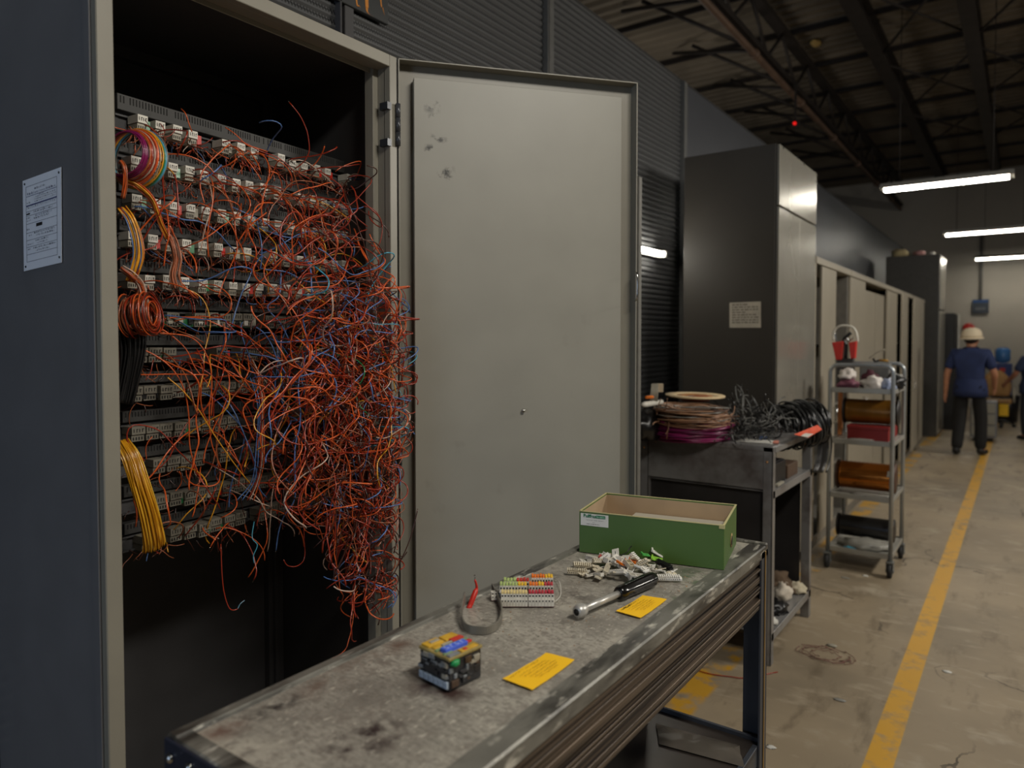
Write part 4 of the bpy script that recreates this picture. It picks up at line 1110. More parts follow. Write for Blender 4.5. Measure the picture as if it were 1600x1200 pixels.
OR_P = mat('orange_plastic', (236, 120, 20), .45, 0, .1, 60); YE_P = mat('yellow_plastic', (238, 190, 40), .45, 0, .1, 60); LG_P = mat('pale_green_plastic', (176, 196, 120), .5, 0, .1, 60); CR_P = mat('crimson_plastic', (180, 38, 58), .45, 0, .1, 60); PY_P = mat('pale_yellow_plastic', (226, 204, 140), .5, 0, .1, 60)
sd = (at(866, 948, Z=T) - at(782, 948, Z=T)); sa = math.atan2(sd.y, sd.x); SLn = sd.length
sv = Vector((-sin(sa), cos(sa), 0)); su = Vector((cos(sa), sin(sa), 0))
f0 = at(782, 949, Z=T)
print('strips', SLn, sa)
strip(f0 + su * SLn * .26 + sv * .012, sa, 9, SLn * .50, .024, .026, [(0, 9, PY_P)], 'white terminal strip with pale yellow clamps, front left of the cluster')
strip(f0 + su * SLn * .76 + sv * .012, sa, 8, SLn * .48, .024, .026, [(0, 8, CR_P)], 'white terminal strip with crimson clamps, front right of the cluster')
strip(f0 + su * SLn * .24 + sv * .038, sa, 9, SLn * .52, .024, .034, [(0, 3, LG_P), (3, 6, LG_P), (6, 9, YE_P)], 'white terminal strip with pale green and yellow clamps, behind the front left one')
strip(f0 + su * SLn * .77 + sv * .038, sa, 8, SLn * .46, .024, .034, [(0, 3, OR_P), (3, 5, YE_P), (5, 8, CR_P)], 'white terminal strip with orange, yellow and crimson clamps, behind the front right one')
strip(f0 + su * SLn * .30 + sv * .064, sa, 8, SLn * .5, .024, .034, [(0, 4, LG_P), (4, 8, RED_P)], 'white terminal strip with red and green clamps, back left of the cluster')
strip(f0 + su * SLn * .80 + sv * .064, sa, 8, SLn * .42, .024, .042, [(0, 5, OR_P), (5, 8, YE_P)], 'white terminal strip with bright orange clamps, back right of the cluster')
strip(f0 + su * -.004 + sv * .045, sa + .15, 5, .034, .016, .017, [], 'short bare white terminal strip at the left end of the cluster')
# thin white wire by the strips
mb = MB(); q = [at(a, b, Z=T) for a, b in ((866, 905), (874, 915), (876, 930), (868, 945), (864, 935))]
mb.tube(smooth_path([v + gw * (.002 + .006 * (i % 2)) for i, v in enumerate(q)], 5), .0008, 5)
tag(mb.build('loose_wire', PAPER), 'thin white wire looped at the right side of the terminal strips', 'wire')

# heap of scrapped terminals in front of the green box
rng = random.Random(31)
HG = 'scrapped white terminals heaped in front of the green box'
def scrap(c, ang, tilt, roll, kind, m, lab):
    M = Matrix.Rotation(ang, 3, 'Z') @ Matrix.Rotation(tilt, 3, 'Y') @ Matrix.Rotation(roll, 3, 'X')
    X, Y, Z = M @ Vector((1, 0, 0)), M @ Vector((0, 1, 0)), M @ Vector((0, 0, 1))
    mb = MB(); c = Vector(c)
    def b(u0, u1, v0, v1, z0, z1, mi=0): mb.obox(c + X * (u0 + u1) / 2 + Y * (v0 + v1) / 2 + Z * (z0 + z1) / 2, X, Y, Z, abs(u1 - u0) / 2, abs(v1 - v0) / 2, abs(z1 - z0) / 2, mi)
    if kind == 0:       # hollow terminal shell
        l, w, h = rng.uniform(.022, .036), rng.uniform(.012, .019), rng.uniform(.008, .014); t = .0014
        b(-l / 2, l / 2, -w / 2, -w / 2 + t, 0, h); b(-l / 2, l / 2, w / 2 - t, w / 2, 0, h); b(-l / 2, -l / 2 + t, -w / 2, w / 2, 0, h); b(l / 2 - t, l / 2, -w / 2, w / 2, 0, h * .7); b(-l / 2, l / 2, -w / 2, w / 2, 0, t)
        b(-.001, .001, -w / 2, w / 2, 0, h * .8); b(-l * .35, -l * .2, -w / 2 - .0003, -w / 2, h * .4, h * .7, 1); b(l * .1, l * .3, -w / 2 - .0003, -w / 2, h * .4, h * .7, 1)
    elif kind == 1:     # flat cover chip
        l, w = rng.uniform(.022, .036), rng.uniform(.013, .021)
        b(-l / 2, l / 2, -w / 2, w / 2, 0, .0018); b(-l / 2, -l / 2 + .004, -w / 2, w / 2, 0, .005); b(-l * .2, l * .3, -.0008, .0008, .0018, .0020, 1)
    else:               # comb strip with slots
        l, w, h = rng.uniform(.04, .062), .012, .010
        b(-l / 2, l / 2, -w / 2, w / 2, 0, h * .5)
        k = -l / 2
        while k < l / 2 - .003:
            b(k, k + .0028, -w / 2, w / 2, h * .5, h); b(k + .0004, k + .0022, -w / 2 - .0003, -w / 2, h * .2, h * .42, 1); k += .0048
    tag(mb.build('terminal_scrap', [m, DARK_HOLE], None, .0003), lab, 'terminal', HG)
hc = at(978, 893, Z=T)
kindl = ('hollow white terminal shell lying in the scrap heap by the green box', 'flat white terminal cover lying in the scrap heap by the green box', 'slotted white comb strip lying in the scrap heap by the green box')
WS = [WHITE_P, mat('yellowish_plastic', (206, 196, 172), .5, 0, .12, 60), mat('bright_white_plastic', (232, 230, 222), .4, 0, .05, 60)]
for k in range(62):
    a = rng.uniform(0, 2 * pi); q = rng.random() ** .6
    px = 976 + 78 * q * cos(a); py = 895 + 17 * q * sin(a) + .05 * (px - 975)
    p = at(px, py, Z=T); hgt = max(0, (1 - q)) * .040 * rng.uniform(.2, 1)
    kd = rng.choice((0, 0, 1, 1, 1, 2))
    tl = rng.uniform(-.6, .6) * (.4 + (1 - q)); 
    scrap(p + gw * (hgt + .004 + .008 * abs(tl)), rng.uniform(0, pi), tl, rng.uniform(-.5, .5), kd, rng.choice(WS), kindl[kd])
def special(px, py, dzz, kd, m, ang, lab, tl=.2): scrap(at(px, py, Z=T) + gw * dzz, ang, tl, .15, kd, m, lab)
special(984, 897, .027, 0, OR_P, .5, 'orange terminal shell near the middle of the scrap heap')
special(974, 900, .026, 1, OR_P, 1.2, 'small flat orange cover in the scrap heap', .4)
special(1026, 888, .022, 1, mat('lime_plastic', (150, 210, 70), .5), .4, 'lime green cover on the right of the scrap heap')
special(1008, 881, .022, 1, mat('leaf_green_plastic', (90, 190, 90), .5), .9, 'leaf green cover half buried in the scrap heap')
special(945, 886, .020, 1, mat('dull_red_plastic', (176, 80, 72), .5), .2, 'dull red cover on the left of the scrap heap')
special(1038, 893, .012, 2, BLACK_P, -.4, 'black slotted strip on the right of the scrap heap', .1)
special(1046, 908, .004, 2, WS[2], sa, 'white slotted strip lying flat at the right foot of the scrap heap', .02)
special(903, 898, .004, 2, WS[1], sa - .1, 'yellowish slotted strip lying flat at the left foot of the scrap heap', .02)
special(915, 890, .008, 2, WS[0], sa + .3, 'long white slotted strip resting on the left of the scrap heap', .05)
special(1026, 878, .022, 1, WS[2], .5, 'clean white square cover standing on top of the scrap heap', .5)
mb = MB(); q = [at(955, 880, Z=T) + gw * .012, at(965, 880, Z=T) + gw * .018, at(978, 878, Z=T) + gw * .022, at(984, 876, Z=T) + gw * .032, at(987, 876, Z=T) + gw * .037]
mb.tube(smooth_path(q, 4), .0014, 6); mb.blob(q[0], .016, .010, .006, 2, .3, 2, flat=False); tag(mb.build('black_clip', BLACK_P), 'black clip with a bent lead behind the scrap heap', 'clip')
# crumbs
mb = MB(); rng = random.Random(12)
for k in range(420):
    if rng.random() < .6: px, py = rng.gauss(1075, 40), rng.gauss(915, 14)
    else: px, py = rng.gauss(890, 110), rng.gauss(985, 50)
    p = at(px, py, Z=ZB + .0005)
    if not (BX0 + .04 < p.x < BX1 - .05 and BY0 + .05 < p.y < BY1 - .03): continue
    mb.rbox(p, rng.uniform(0, 3), rng.uniform(.0008, .003), rng.uniform(.0006, .0016), rng.uniform(.0004, .0014), rng.choice((0, 0, 1, 2)))
tag(mb.build('crumbs', [CREAM_P, mat('orange_crumb', (190, 150, 110), .8), WHITE_P]), 'tiny pale plastic crumbs strewn over the bench top', 'crumbs', kind='stuff')
# ------------------------------------------------------------------ second bench, beyond the open door
Z2 = 1.05
n2 = at(1208, 698, Z=Z2)
X2b = n2.x; Y2a = n2.y; Y2b = at(1268, 962, Z=0).y; X2a = X2b - .68
print('bench2', X2a, X2b, Y2a, Y2b)
b2_ = thing('side_bench', 'steel side bench behind the open door, piled with wire coils', 'workbench', ((X2a + X2b) / 2, (Y2a + Y2b) / 2, 0))
BM = mat('blotchy_bench_steel', (138, 137, 136), .30, .3, .25, 3, .03, 40)
overlay(BM, (70, 52, 46), 3, .5, .72, seed=2)
mb = MB(); mb.box(X2a, X2b, Y2a, Y2b, Z2 - .03, Z2); mb.box(X2b - .03, X2b + .004, Y2a + .03, Y2b, Z2 - .035, Z2 - .004); mb.build('top', BM, b2_, .004)
mb = MB(); mb.box(X2a, X2b - .045, Y2a + .002, Y2a + .008, Z2 - .21, Z2 - .02); mb.build('end_panel', BM, b2_, .002)
mb = MB(); mb.box(X2a, X2b - .04, Y2a + .03, Y2a + .036, .12, Z2 - .2); mb.build('lower_end_panel', mat('dark_end_panel', (52, 50, 50), .35, .2, .3, 4), b2_, .002)
for (x, y) in ((X2b - .045, Y2a), (X2b - .045, Y2b - .045), (X2a, Y2a), (X2a, Y2b - .045)):
    mb = MB(); mb.box(x, x + .045, y, y + .006, .0, Z2 - .006); mb.box(x + .039, x + .045, y, y + .045, .0, Z2 - .006)
    if x > X2a: mb.lathe((x + .018, y, Z2 - .075), (0, -1, 0), [(0, .006), (.003, .006), (.005, .002)], 10, 1)
    else: mb.lathe((x + .02, y, Z2 - .06), (0, -1, 0), [(0, .006), (.003, .006), (.005, .002)], 10, 1)
    mb.build('leg', [BM, mat('copper_bolt', (214, 160, 110), .3, .8)], b2_, .002)
zm = at(1210, 768, X=X2b).z
mb = MB(); mb.box(X2a, X2b, Y2a + .01, Y2b, zm - .004, zm); mb.box(X2b - .006, X2b, Y2a + .01, Y2b, zm - .035, zm + .004); mb.build('shelf', BM, b2_, .002)
zl = at(1204, 1006, X=X2b).z
mb = MB(); mb.box(X2a, X2b, Y2a + .01, Y2b, zl + .03, zl + .034); mb.box(X2b - .006, X2b, Y2a + .01, Y2b, zl, zl + .04); mb.build('shelf', BM, b2_, .002)
mb = MB(); mb.box(X2b - .04, X2b - .005, Y2b - .035, Y2b - .005, 0, .10); mb.build('foot', mat('dark_red_foot', (52, 28, 26), .6), b2_, .002)
mb = MB(); mb.box(X2a, X2a + .006, Y2a + .03, Y2b, zl, Z2 - .03); mb.box(X2a, X2b - .06, Y2b - .012, Y2b - .006, zl, zm); mb.build('back_panel', mat('dark_end_panel', (58, 56, 56)), b2_, .001)
zs2 = zl + .034

# coils on it
def coil_stack(name, px, py, wpx, z0, h, n, r, mats, lab, seed, jit=.006, thick=.07, sq=1.0, top=None):
    ca = at(px - wpx / 2, py, Z=z0); cb = at(px + wpx / 2, py, Z=z0); R = (ca - cb).length / 2
    c = (ca + cb) / 2; f = Vector((c.x, c.y, 0)).normalized(); c = c + f * R * .72
    g = random.Random(seed)
    return rings(name, c, (0, 0, 1), [R - g.uniform(0, thick) for _ in range(n)], [r + h * (k / n) + g.uniform(-.004, .004) for k in range(n)], r, mats, lab, seed, jit, 40, 6), c, R
_, cc, RR = coil_stack('wire_coil', 1081, 690, 128, Z2, .085, 60, .0042, [W_MG, mat('plum_insulation', (150, 44, 104), .4), mat('dark_plum_insulation', (98, 22, 70), .4)], 'purple wire coil lying flat on the side bench under the brown coil', 41, .005, .09)
_, cc2, RR2 = coil_stack('wire_coil', 1079, 664, 118, Z2 + .085, .075, 130, .0028, [mat('brown_insulation', (122, 86, 64), .4), mat('tan_insulation', (168, 128, 98), .4), mat('dim_brown_insulation', (96, 66, 50), .4), mat('tan_insulation', (168, 128, 98)), W_GY], 'ragged brown copper wire coil lying on the purple coil', 42, .007, .12)
mb = MB(); rng = random.Random(5)
for k in range(26):    # loose ends of the brown coil
    a = rng.uniform(0, 6.28); p = cc2 + Vector((cos(a) * RR2 * .9, sin(a) * RR2 * .9, .09 + rng.uniform(0, .1)))
    p.z = Z2 + .085 + rng.uniform(.0, .06)
    mb.tube(wander(rng, p, rng.uniform(.08, .2), rng.uniform(-.1, .4), .6, .012, d0=(cos(a + 1.3), sin(a + 1.3), rng.uniform(-.2, .4)), xmin=-3, xmax=3), .0022, 5, rng.choice((0, 1)))
tag(mb.build('loose_wire', [mat('brown_insulation', (122, 86, 64)), mat('tan_insulation', (168, 128, 98))]), 'stray copper-brown wire ends sticking out of the brown coil', 'wires', kind='stuff')
# spool flange
zt = Z2 + .20
f0_, f1_ = at(1043, 616, Z=zt), at(1131, 620, Z=zt); R = (f1_ - f0_).length / 2; c = (f0_ + f1_) / 2
t = thing('cable_spool', 'pale wooden cable spool lying on top of the brown coil', 'spool', (c.x, c.y, Z2 + .17))
ax_ = Vector((.03, -.02, 1))
mb = MB(); mb.lathe((c.x, c.y, zt - .004), ax_, [(0, R), (.008, R), (.008, R * .66), (.003, R * .62), (.003, R * .25), (-.02, R * .25)], 40); mb.build('flange', mat('pale_plywood', (214, 190, 148), .6, 0, .1, 6), t)
mb = MB(); mb.lathe((c.x, c.y, zt - .0005), ax_, [(0, R * .62), (.0008, R * .62), (.0008, R * .3), (0, R * .3)], 30); mb.build('recess_ring', mat('orange_stained_wood', (176, 120, 66), .6), t)
mb = MB(); mb.lathe((c.x, c.y, Z2 + .17), (0, 0, 1), [(0, R * .5), (.03, R * .5)], 24); mb.build('core', W_CU, t)
# tangle of grey and black wires
mb = MB(); rng = random.Random(44)
for k in range(210):
    p = at(rng.gauss(1172, 24), rng.uniform(668, 690), Z=Z2 + .004); p.z = Z2 + rng.uniform(.01, .105)
    mb.tube(wander(rng, p, rng.uniform(.10, .24), rng.uniform(-.05, .4), 1.0, .014, d0=(rng.uniform(-1, 1), rng.uniform(-1, 1), rng.uniform(-.3, .6)), xmin=X2a, xmax=X2b - .06), rng.uniform(.002, .0036), 5, rng.choice((0, 0, 0, 1, 1, 2)))
mb.v = [(x, y, max(z, Z2 + .002)) for x, y, z in mb.v]
tag(mb.build('cable_tangle', [W_BK, mat('grey_cable', (84, 84, 80), .45), mat('dark_grey_cable', (58, 58, 56), .4)]), 'tangle of grey and black cables between the brown coil and the black coil', 'cables', kind='stuff')
# black coil standing at the far corner and hanging over the edge
kb = at(1243, 672, Z=Z2 + .08)
g = random.Random(45)
CB_ = Vector((X2b - .13, Y2b - .20, Z2 + .075))
CB_ = at(1240, 664, X=X2b - .10)
rings('cable_coil', CB_, (.6, .75, .12), [.085 + g.uniform(0, .062) for _ in range(110)], [g.uniform(-.15, .15) for _ in range(110)], .0046, [W_BK, W_BK, mat('dark_grey_cable', (58, 58, 56), .4)], 'big glossy black cable coil slumped at the far corner of the side bench', 46, .008, 34, 6, squash=.85)
mb = MB(); rng = random.Random(46)
for k in range(26):
    x = rng.gauss(0, 5)
    P = [at(1268 + x * .6, 650, X=X2b - .02), at(1284 + x * .8, 662, X=X2b + .02 + .01 * rng.random()), at(1288 + x, 690, X=X2b + .03), at(1285 + x, 720, X=X2b + .028), at(1279 + x, 738, X=X2b + .02)]
    mb.tube(smooth_path(P, 5), .0045, 6)
tag(mb.build('cable_loop', [W_BK]), 'black cable loops hanging from the black coil over the bench edge', 'cables', kind='stuff')
# tag, papers
P = [at(1240, 679, X=X2b + .066), at(1262, 684, X=X2b + .066), at(1284, 671, X=X2b + .066), at(1277, 664, X=X2b + .060)]
t = thing('paper_tag', 'orange and white paper tag lying against the black cable coil', 'tag', P[0])
mb = MB(); mb.slab(P[0], P[1], P[2], P[3], .002); mb.build('tag_sheet', mat('coral_paper', (226, 92, 62), .6), t)
a, b = P[0].lerp(P[1], .45), P[0].lerp(P[1], .95)
mb = MB(); mb.slab(a + Vector((.003, -.003, .002)), b + Vector((.003, -.003, .002)), b + (P[2] - P[1]) * .4 + Vector((.003, -.003, .002)), a + (P[2] - P[1]) * .3 + Vector((.003, -.003, .002)), .001); mb.build('white_patch', PAPER, t)
for k, (cs, m, lab) in enumerate(((((1150, 690), (1205, 694), (1216, 690), (1165, 686)), PAPER, 'white paper slip at the near corner of the side bench'), (((1207, 693), (1216, 694), (1217, 690), (1210, 690)), mat('pinkish_paper', (206, 130, 110), .7), 'small pink slip at the near corner of the side bench'), (((1186, 687), (1196, 688), (1198, 685), (1188, 684)), W_BL, 'small blue slip beside the grey cables'))):
    Q = [at(a, b, Z=Z2) for a, b in cs]; mb = MB(); mb.slab(*[q + gw * .001 for q in Q], .003 + .002 * k)
    tag(mb.build('paper_slip', m), lab, 'paper')
# things at the left end: a dark block, white bundle and orange cap
c = at(1008, 690, Z=Z2); c = c + Vector((c.x, c.y, 0)).normalized() * .10
mb = MB(); mb.blob((c.x, c.y, Z2), .07, .09, .10, 5, .35, 3); tag(mb.build('cable_bundle', W_BK), 'dark cable bundle half hidden behind the door edge on the side bench', 'cable bundle')
t = thing('connector_plug', 'white ribbed connector lying on the dark bundle at the left of the side bench', 'connector', at(1018, 633, X=c.x))
mb = MB(); p0, p1 = at(1003, 633, X=c.x), at(1034, 628, X=c.x + .03); mb.lathe(p0, p1 - p0, [(0, .004), (.01, .012), (.03, .015), ((p1 - p0).length, .012)], 14); mb.build('sleeve', WHITE_P, t)
q0, q1 = at(1022, 627, X=c.x + .02), at(1024, 600, X=c.x + .02)
mb = MB()
for k in range(7):
    dx = Vector((cos(.6), sin(.6), 0)) * (-.02 + .006 * k); mb.tube([q0 + dx, q1 + dx * .9 + gw * (.004 * (k % 2))], .003, 6)
mb.build('wire_fan', CREAM_P, t)
mb = MB(); mb.obox(at(1032, 606, X=c.x + .04), (.8, .58, 0), (-.58, .8, 0), (0, 0, 1), .013, .008, .022); mb.build('block', mat('beige_plastic', (190, 172, 144), .5), t, .001)
mb = MB(); q = at(1008, 621, X=c.x); mb.lathe(q, (.8, .58, .05), [(0, .006), (.01, .009), (.04, .008), (.045, .003)], 12); tag(mb.build('end_cap', OR_P), 'orange end cap beside the white connector on the side bench', 'cap')
# lower down
def crate(px, py, z0, lx, ly, h, m, lab, X):
    c = at(px, py, X=X); mb = MB(); mb.rbox((c.x - lx / 2, c.y, z0), 0, lx, ly, h); return tag(mb.build('carton', m, None, .003), lab, 'carton')
mb = MB(); mb.box(X2b - .30, X2b - .03, Y2a + .09, Y2a + .34, zm, zm + .11); mb.box(X2b - .29, X2b - .04, Y2a + .10, Y2a + .33, zm + .11, zm + .115); tag(mb.build('parts_bin', mat('black_bin', (26, 26, 28), .4), None, .004), 'black parts bin on the upper shelf of the side bench', 'bin')
mb = MB(); mb.box(X2b - .25, X2b - .03, Y2a + .38, Y2a + .58, zm, zm + .07); tag(mb.build('carton', mat('dark_brown_carton', (80, 60, 44), .7), None, .003), 'dark brown carton beside the black bin on the upper shelf', 'carton')
mb = MB(); q = at(1222, 745, X=X2b - .01); mb.box(q.x - .09, q.x - .005, q.y - .05, q.y + .06, zm + .001, zm + .012); tag(mb.build('paper_pad', CREAM_P, None, .001), 'pale paper pad at the front edge of the upper shelf', 'paper')
for k, (px, py, rx, ry, rz, m, lab) in enumerate(((1222, 925, .05, .07, .05, mat('white_rag', (206, 196, 180), .9), 'white rag crumpled on the lowest shelf of the side bench'), (1258, 915, .05, .05, .035, mat('ivory_rag', (190, 180, 156), .9), 'ivory rag at the far end of the lowest shelf'), (1218, 950, .06, .07, .04, BLACK_P, 'black bag at the front of the lowest shelf'), (1225, 900, .09, .09, .07, mat('brown_rag', (90, 72, 54), .9), 'brown rag at the back of the lowest shelf'), (1211, 973, .02, .03, .02, PAPER, 'scrap of white paper at the near end of the lowest shelf'))):
    q = at(px, py, Z=zs2 + rz * .6); q.x = min(max(q.x, X2a + rx + .02), X2b - rx - .012); q.y = min(max(q.y, Y2a + ry * 1.2 + .04), Y2b - ry * 1.25 - .02)
    mb = MB(); mb.blob((q.x, q.y, zs2 + .001), rx, ry, rz, 60 + k, .5, 3, fr=2.2); tag(mb.build('rag' if 'rag' in lab else ('bag' if 'bag' in lab else 'paper_scrap'), m), lab, 'rag' if 'rag' in lab else ('bag' if 'bag' in lab else 'paper'))

# ------------------------------------------------------------------ tall cabinet
XC = -1.235
ty0 = at(1216, 400, X=XC).y; ty1 = at(1275, 400, X=XC).y; tz = at(1216, 221, X=XC).z; txb = at(1068, 400, Y=ty0).x
print('tall', ty0, ty1, tz, txb)
tc_ = thing('tall_cabinet', 'tall closed dark grey steel cabinet with shiny front doors, beyond the side bench', 'cabinet', ((txb + XC) / 2, (ty0 + ty1) / 2, 0))
TS = mat('dark_taupe_enamel', (64, 60, 54), .5, 0, .05, 5, .03, 200)
mb = MB(); mb.box(txb, XC - .02, ty0, ty1, 0, tz); mb.build('carcass', TS, tc_, .003)
SATIN = mat('satin_front_steel', (172, 168, 156), .24, .55, .06, 3, .02, 6)
zsm = at(1219, 322, X=XC).z
mb = MB(); mb.box(XC - .018, XC, ty0 + .012, ty1 - .004, zsm + .006, tz - .004); mb.build('upper_door', SATIN, tc_, .003)
ym = ty0 + (ty1 - ty0) * .52
for (a, b) in ((ty0 + .012, ym - .002), (ym + .002, ty1 - .004)):
    mb = MB(); mb.box(XC - .018, XC, a, b, .08, zsm - .006); mb.build('door', SATIN, tc_, .003)
mb = MB(); mb.box(XC - .02, XC - .014, ty0 + .002, ty0 + .012, 0, tz - .004); mb.build('gap_strip', DARK_HOLE, tc_, .002)  # near-black strip: shade of the gap between side and doors, put in colour
mb = MB()
for (px, py) in ((1224, 231), (1246, 246), (1256, 256)): p = at(px, py, X=XC); mb.lathe(p, (1, 0, 0), [(-.002, .009), (.002, .009)], 10)
mb.build('lock_hole', DARK_HOLE, tc_)
q = [at(a, b, Y=ty0 - .002) for a, b in ((1140, 512), (1189, 512), (1189, 471), (1140, 473))]
t = thing('paper_notice', 'small pale notice taped on the side of the tall cabinet', 'notice', q[0].lerp(q[1], .5))
mb = MB(); mb.slab(*q, .0012); mb.build('paper', mat('greyish_paper', (188, 180, 164), .7), t)
mb = MB(); rng = random.Random(9)
for k in range(8):
    v = .88 - .1 * k; u = .08
    while u < .88:
        w_ = rng.uniform(.05, .16)
        a, b = q[0].lerp(q[3], v), q[1].lerp(q[2], v)
        p, r_ = a.lerp(b, u) + Vector((0, -.0018, 0)), a.lerp(b, min(.92, u + w_)) + Vector((0, -.0018, 0)); mb.quad(p, r_, r_ + gw * .008, p + gw * .008); u += w_ + .03
        if k in (0, 3) and u > .5: break
mb.build('printed_text', mat('grey_ink', (120, 114, 104), .8), t)

# pale door leaf standing behind the open door (only its edge shows)
q = at(999, 275, Y=2.9)
mb = MB(); mb.box(q.x - .35, q.x, 2.9, 2.93, .05, q.z); tag(mb.build('loose_door', mat('pale_grey_panel', (112, 110, 104), .5), None, .003), 'pale grey loose panel whose edge shows right behind the open door', 'panel')

# ------------------------------------------------------------------ row of low cabinets
lz = at(1272, 399, X=XC).z
LC = mat('light_grey_enamel', (150, 142, 126), .42, 0, .05, 4)
LCI = mat('shelf_grey', (110, 106, 98), .6)
LXB = -1.82
unit_px = (1274, 1328, 1352, 1402, 1444)
uy = [max(at(p, 500, X=XC).y, ty1 + .003) for p in unit_px]
descr = [('low grey cabinet next to the tall cabinet, its left door ajar', (1283, 1306), (1307, 1327)), ('second low grey cabinet of the row, with a shut door', None, None), ('third low grey cabinet of the row, open with pale inner doors', (1353, 1368), (1369, 1385)), ('last low grey cabinet of the row, with a bright folded door', (1408, 1425), (1426, 1436))]
for i, (lab, A1, A2) in enumerate(descr):
    y0, y1 = uy[i] + .002, uy[i + 1] - .002
    cb = thing('low_cabinet', lab, 'cabinet', ((XC + LXB) / 2, (y0 + y1) / 2, 0), 'row of low cabinets')
    mb = MB(); mb.box(LXB, XC - .02, y0, y0 + .02, 0, lz); mb.box(LXB, XC - .02, y1 - .02, y1, 0, lz); mb.box(LXB, LXB + .02, y0, y1, 0, lz); mb.box(LXB, XC - .02, y0, y1, .0, .08); mb.build('carcass', LCI, cb, .002)
    mb = MB(); mb.box(LXB, XC + .006, y0, y1, lz - .05, lz); mb.build('top', LC, cb, .003)
    for k in range(3):
        mb = MB(); mb.box(LXB + .02, XC - .06, y0 + .02, y1 - .02, .5 + .5 * k, .52 + .5 * k); mb.build('shelf', LCI, cb)
    Yp = lambda p: at(p, 500, X=XC).y
    def leaf(ya, yb, ang=0, hinge='a', nm='door'):
        L = yb - ya; h = Vector((XC, ya if hinge == 'a' else yb, 0)); s = 1 if hinge == 'a' else -1
        d = Vector((sin(radians(ang)), s * cos(radians(ang)), 0)); n_ = Vector((d.y * s, -d.x * s, 0))
        mb = MB(); mb.obox(h + d * L / 2 + gw * (lz / 2 + .02) - n_ * .009, d, n_, gw, L / 2, .009, lz / 2 - .075)
        o = mb.build(nm, LC, cb, .002)
        hp = h + d * (L - .05) + gw * (.95) + n_ * .002
        mb = MB(); mb.tube([hp - gw * .06, hp - gw * .055 + n_ * .025, hp + gw * .055 + n_ * .025, hp + gw * .06], .007, 6); mb.build('handle', CHROME, o)
    if i == 0:
        leaf(Yp(1284), Yp(1306), 0); mb = MB(); mb.box(XC - .03, XC - .004, y0, y0 + .03, .08, lz - .05); mb.build('stile', LC, cb)
    elif i == 1: leaf(y0 + .01, y1 - .01, 0)
    elif i == 2:
        mb = MB(); mb.box(XC - .05, XC - .03, y0 + .03, y0 + (y1 - y0) * .35, .1, lz - .12); mb.build('inner_panel', LC, cb); mb = MB(); mb.box(XC - .05, XC - .03, y0 + (y1 - y0) * .36, y0 + (y1 - y0) * .68, .1, lz - .12); mb.build('inner_panel', LC, cb)
        leaf(Yp(1386), y1 - .01, 0)
    else:
        leaf(y0 + .01, y0 + (y1 - y0) * .35, 3, 'b'); leaf(y0 + (y1 - y0) * .36, y1 - .01, 2, 'b')
q = at(1438, 522, X=XC + .012); mb = MB(); mb.box(XC + .002, XC + .006, q.y - .09, q.y + .09, q.z - .07, q.z + .09); tag(mb.build('paper_label', CREAM_P), 'small pale label stuck on the last low cabinet', 'label')

# far tall cabinet and the things on it
fy0, fy1, fx, fz = 13.2, 14.15, -1.10, at(1468, 394, X=-1.10).z
ft = thing('tall_cabinet', 'dark far tall cabinet at the end of the low cabinet row, with clutter on top', 'cabinet', (fx - .35, (fy0 + fy1) / 2, 0))
mb = MB(); mb.box(-1.88, fx - .02, fy0, fy1, 0, fz); mb.build('carcass', mat('near_black_enamel', (60, 58, 54), .5), ft, .004)
for a, b in ((0.05, fz - .9), (fz - .88, fz - .01)):
    mb = MB(); mb.box(fx - .018, fx, fy0 + .01, fy1 - .01, a, b); mb.build('door', SATIN, ft, .004)
for k, (px, py, rx, rz, m, lab) in enumerate(((1407, 386, .13, .09, mat('straw_sack', (176, 160, 120), .9), 'straw coloured bundle on top of the far tall cabinet'), (1436, 388, .10, .06, mat('pink_bag', (190, 140, 136), .7), 'pink and white bag on top of the far tall cabinet'), (1457, 389, .05, .04, PAPER, 'small white ball on top of the far tall cabinet, at its front'))):
    q = at(px, 400, Y=fy0 + .2); mb = MB(); mb.blob((q.x, fy0 + .2, fz), rx, .12, rz, 80 + k, .4, 2); tag(mb.build('bundle' if k == 0 else ('bag' if k == 1 else 'ball'), m), lab, 'bundle' if k == 0 else ('bag' if k == 1 else 'ball'))
t = thing('dark_locker', 'narrow dark locker with a pale edge beyond the far tall cabinet', 'locker', (-1.35, 14.6, 0))
mb = MB(); mb.box(-1.75, -.98, 14.35, 14.9, 0, 2.02); mb.build('carcass', mat('black_enamel', (30, 29, 28), .5), t, .004)
mb = MB(); mb.box(-.98, -.955, 14.35, 14.9, .02, 2.0); mb.build('door', mat('black_enamel', (30, 29, 28), .5), t, .003)
mb = MB(); mb.box(-.955, -.93, 14.82, 14.9, .0, 2.02); mb.build('edge_trim', mat('pale_trim', (180, 176, 166), .5), t)

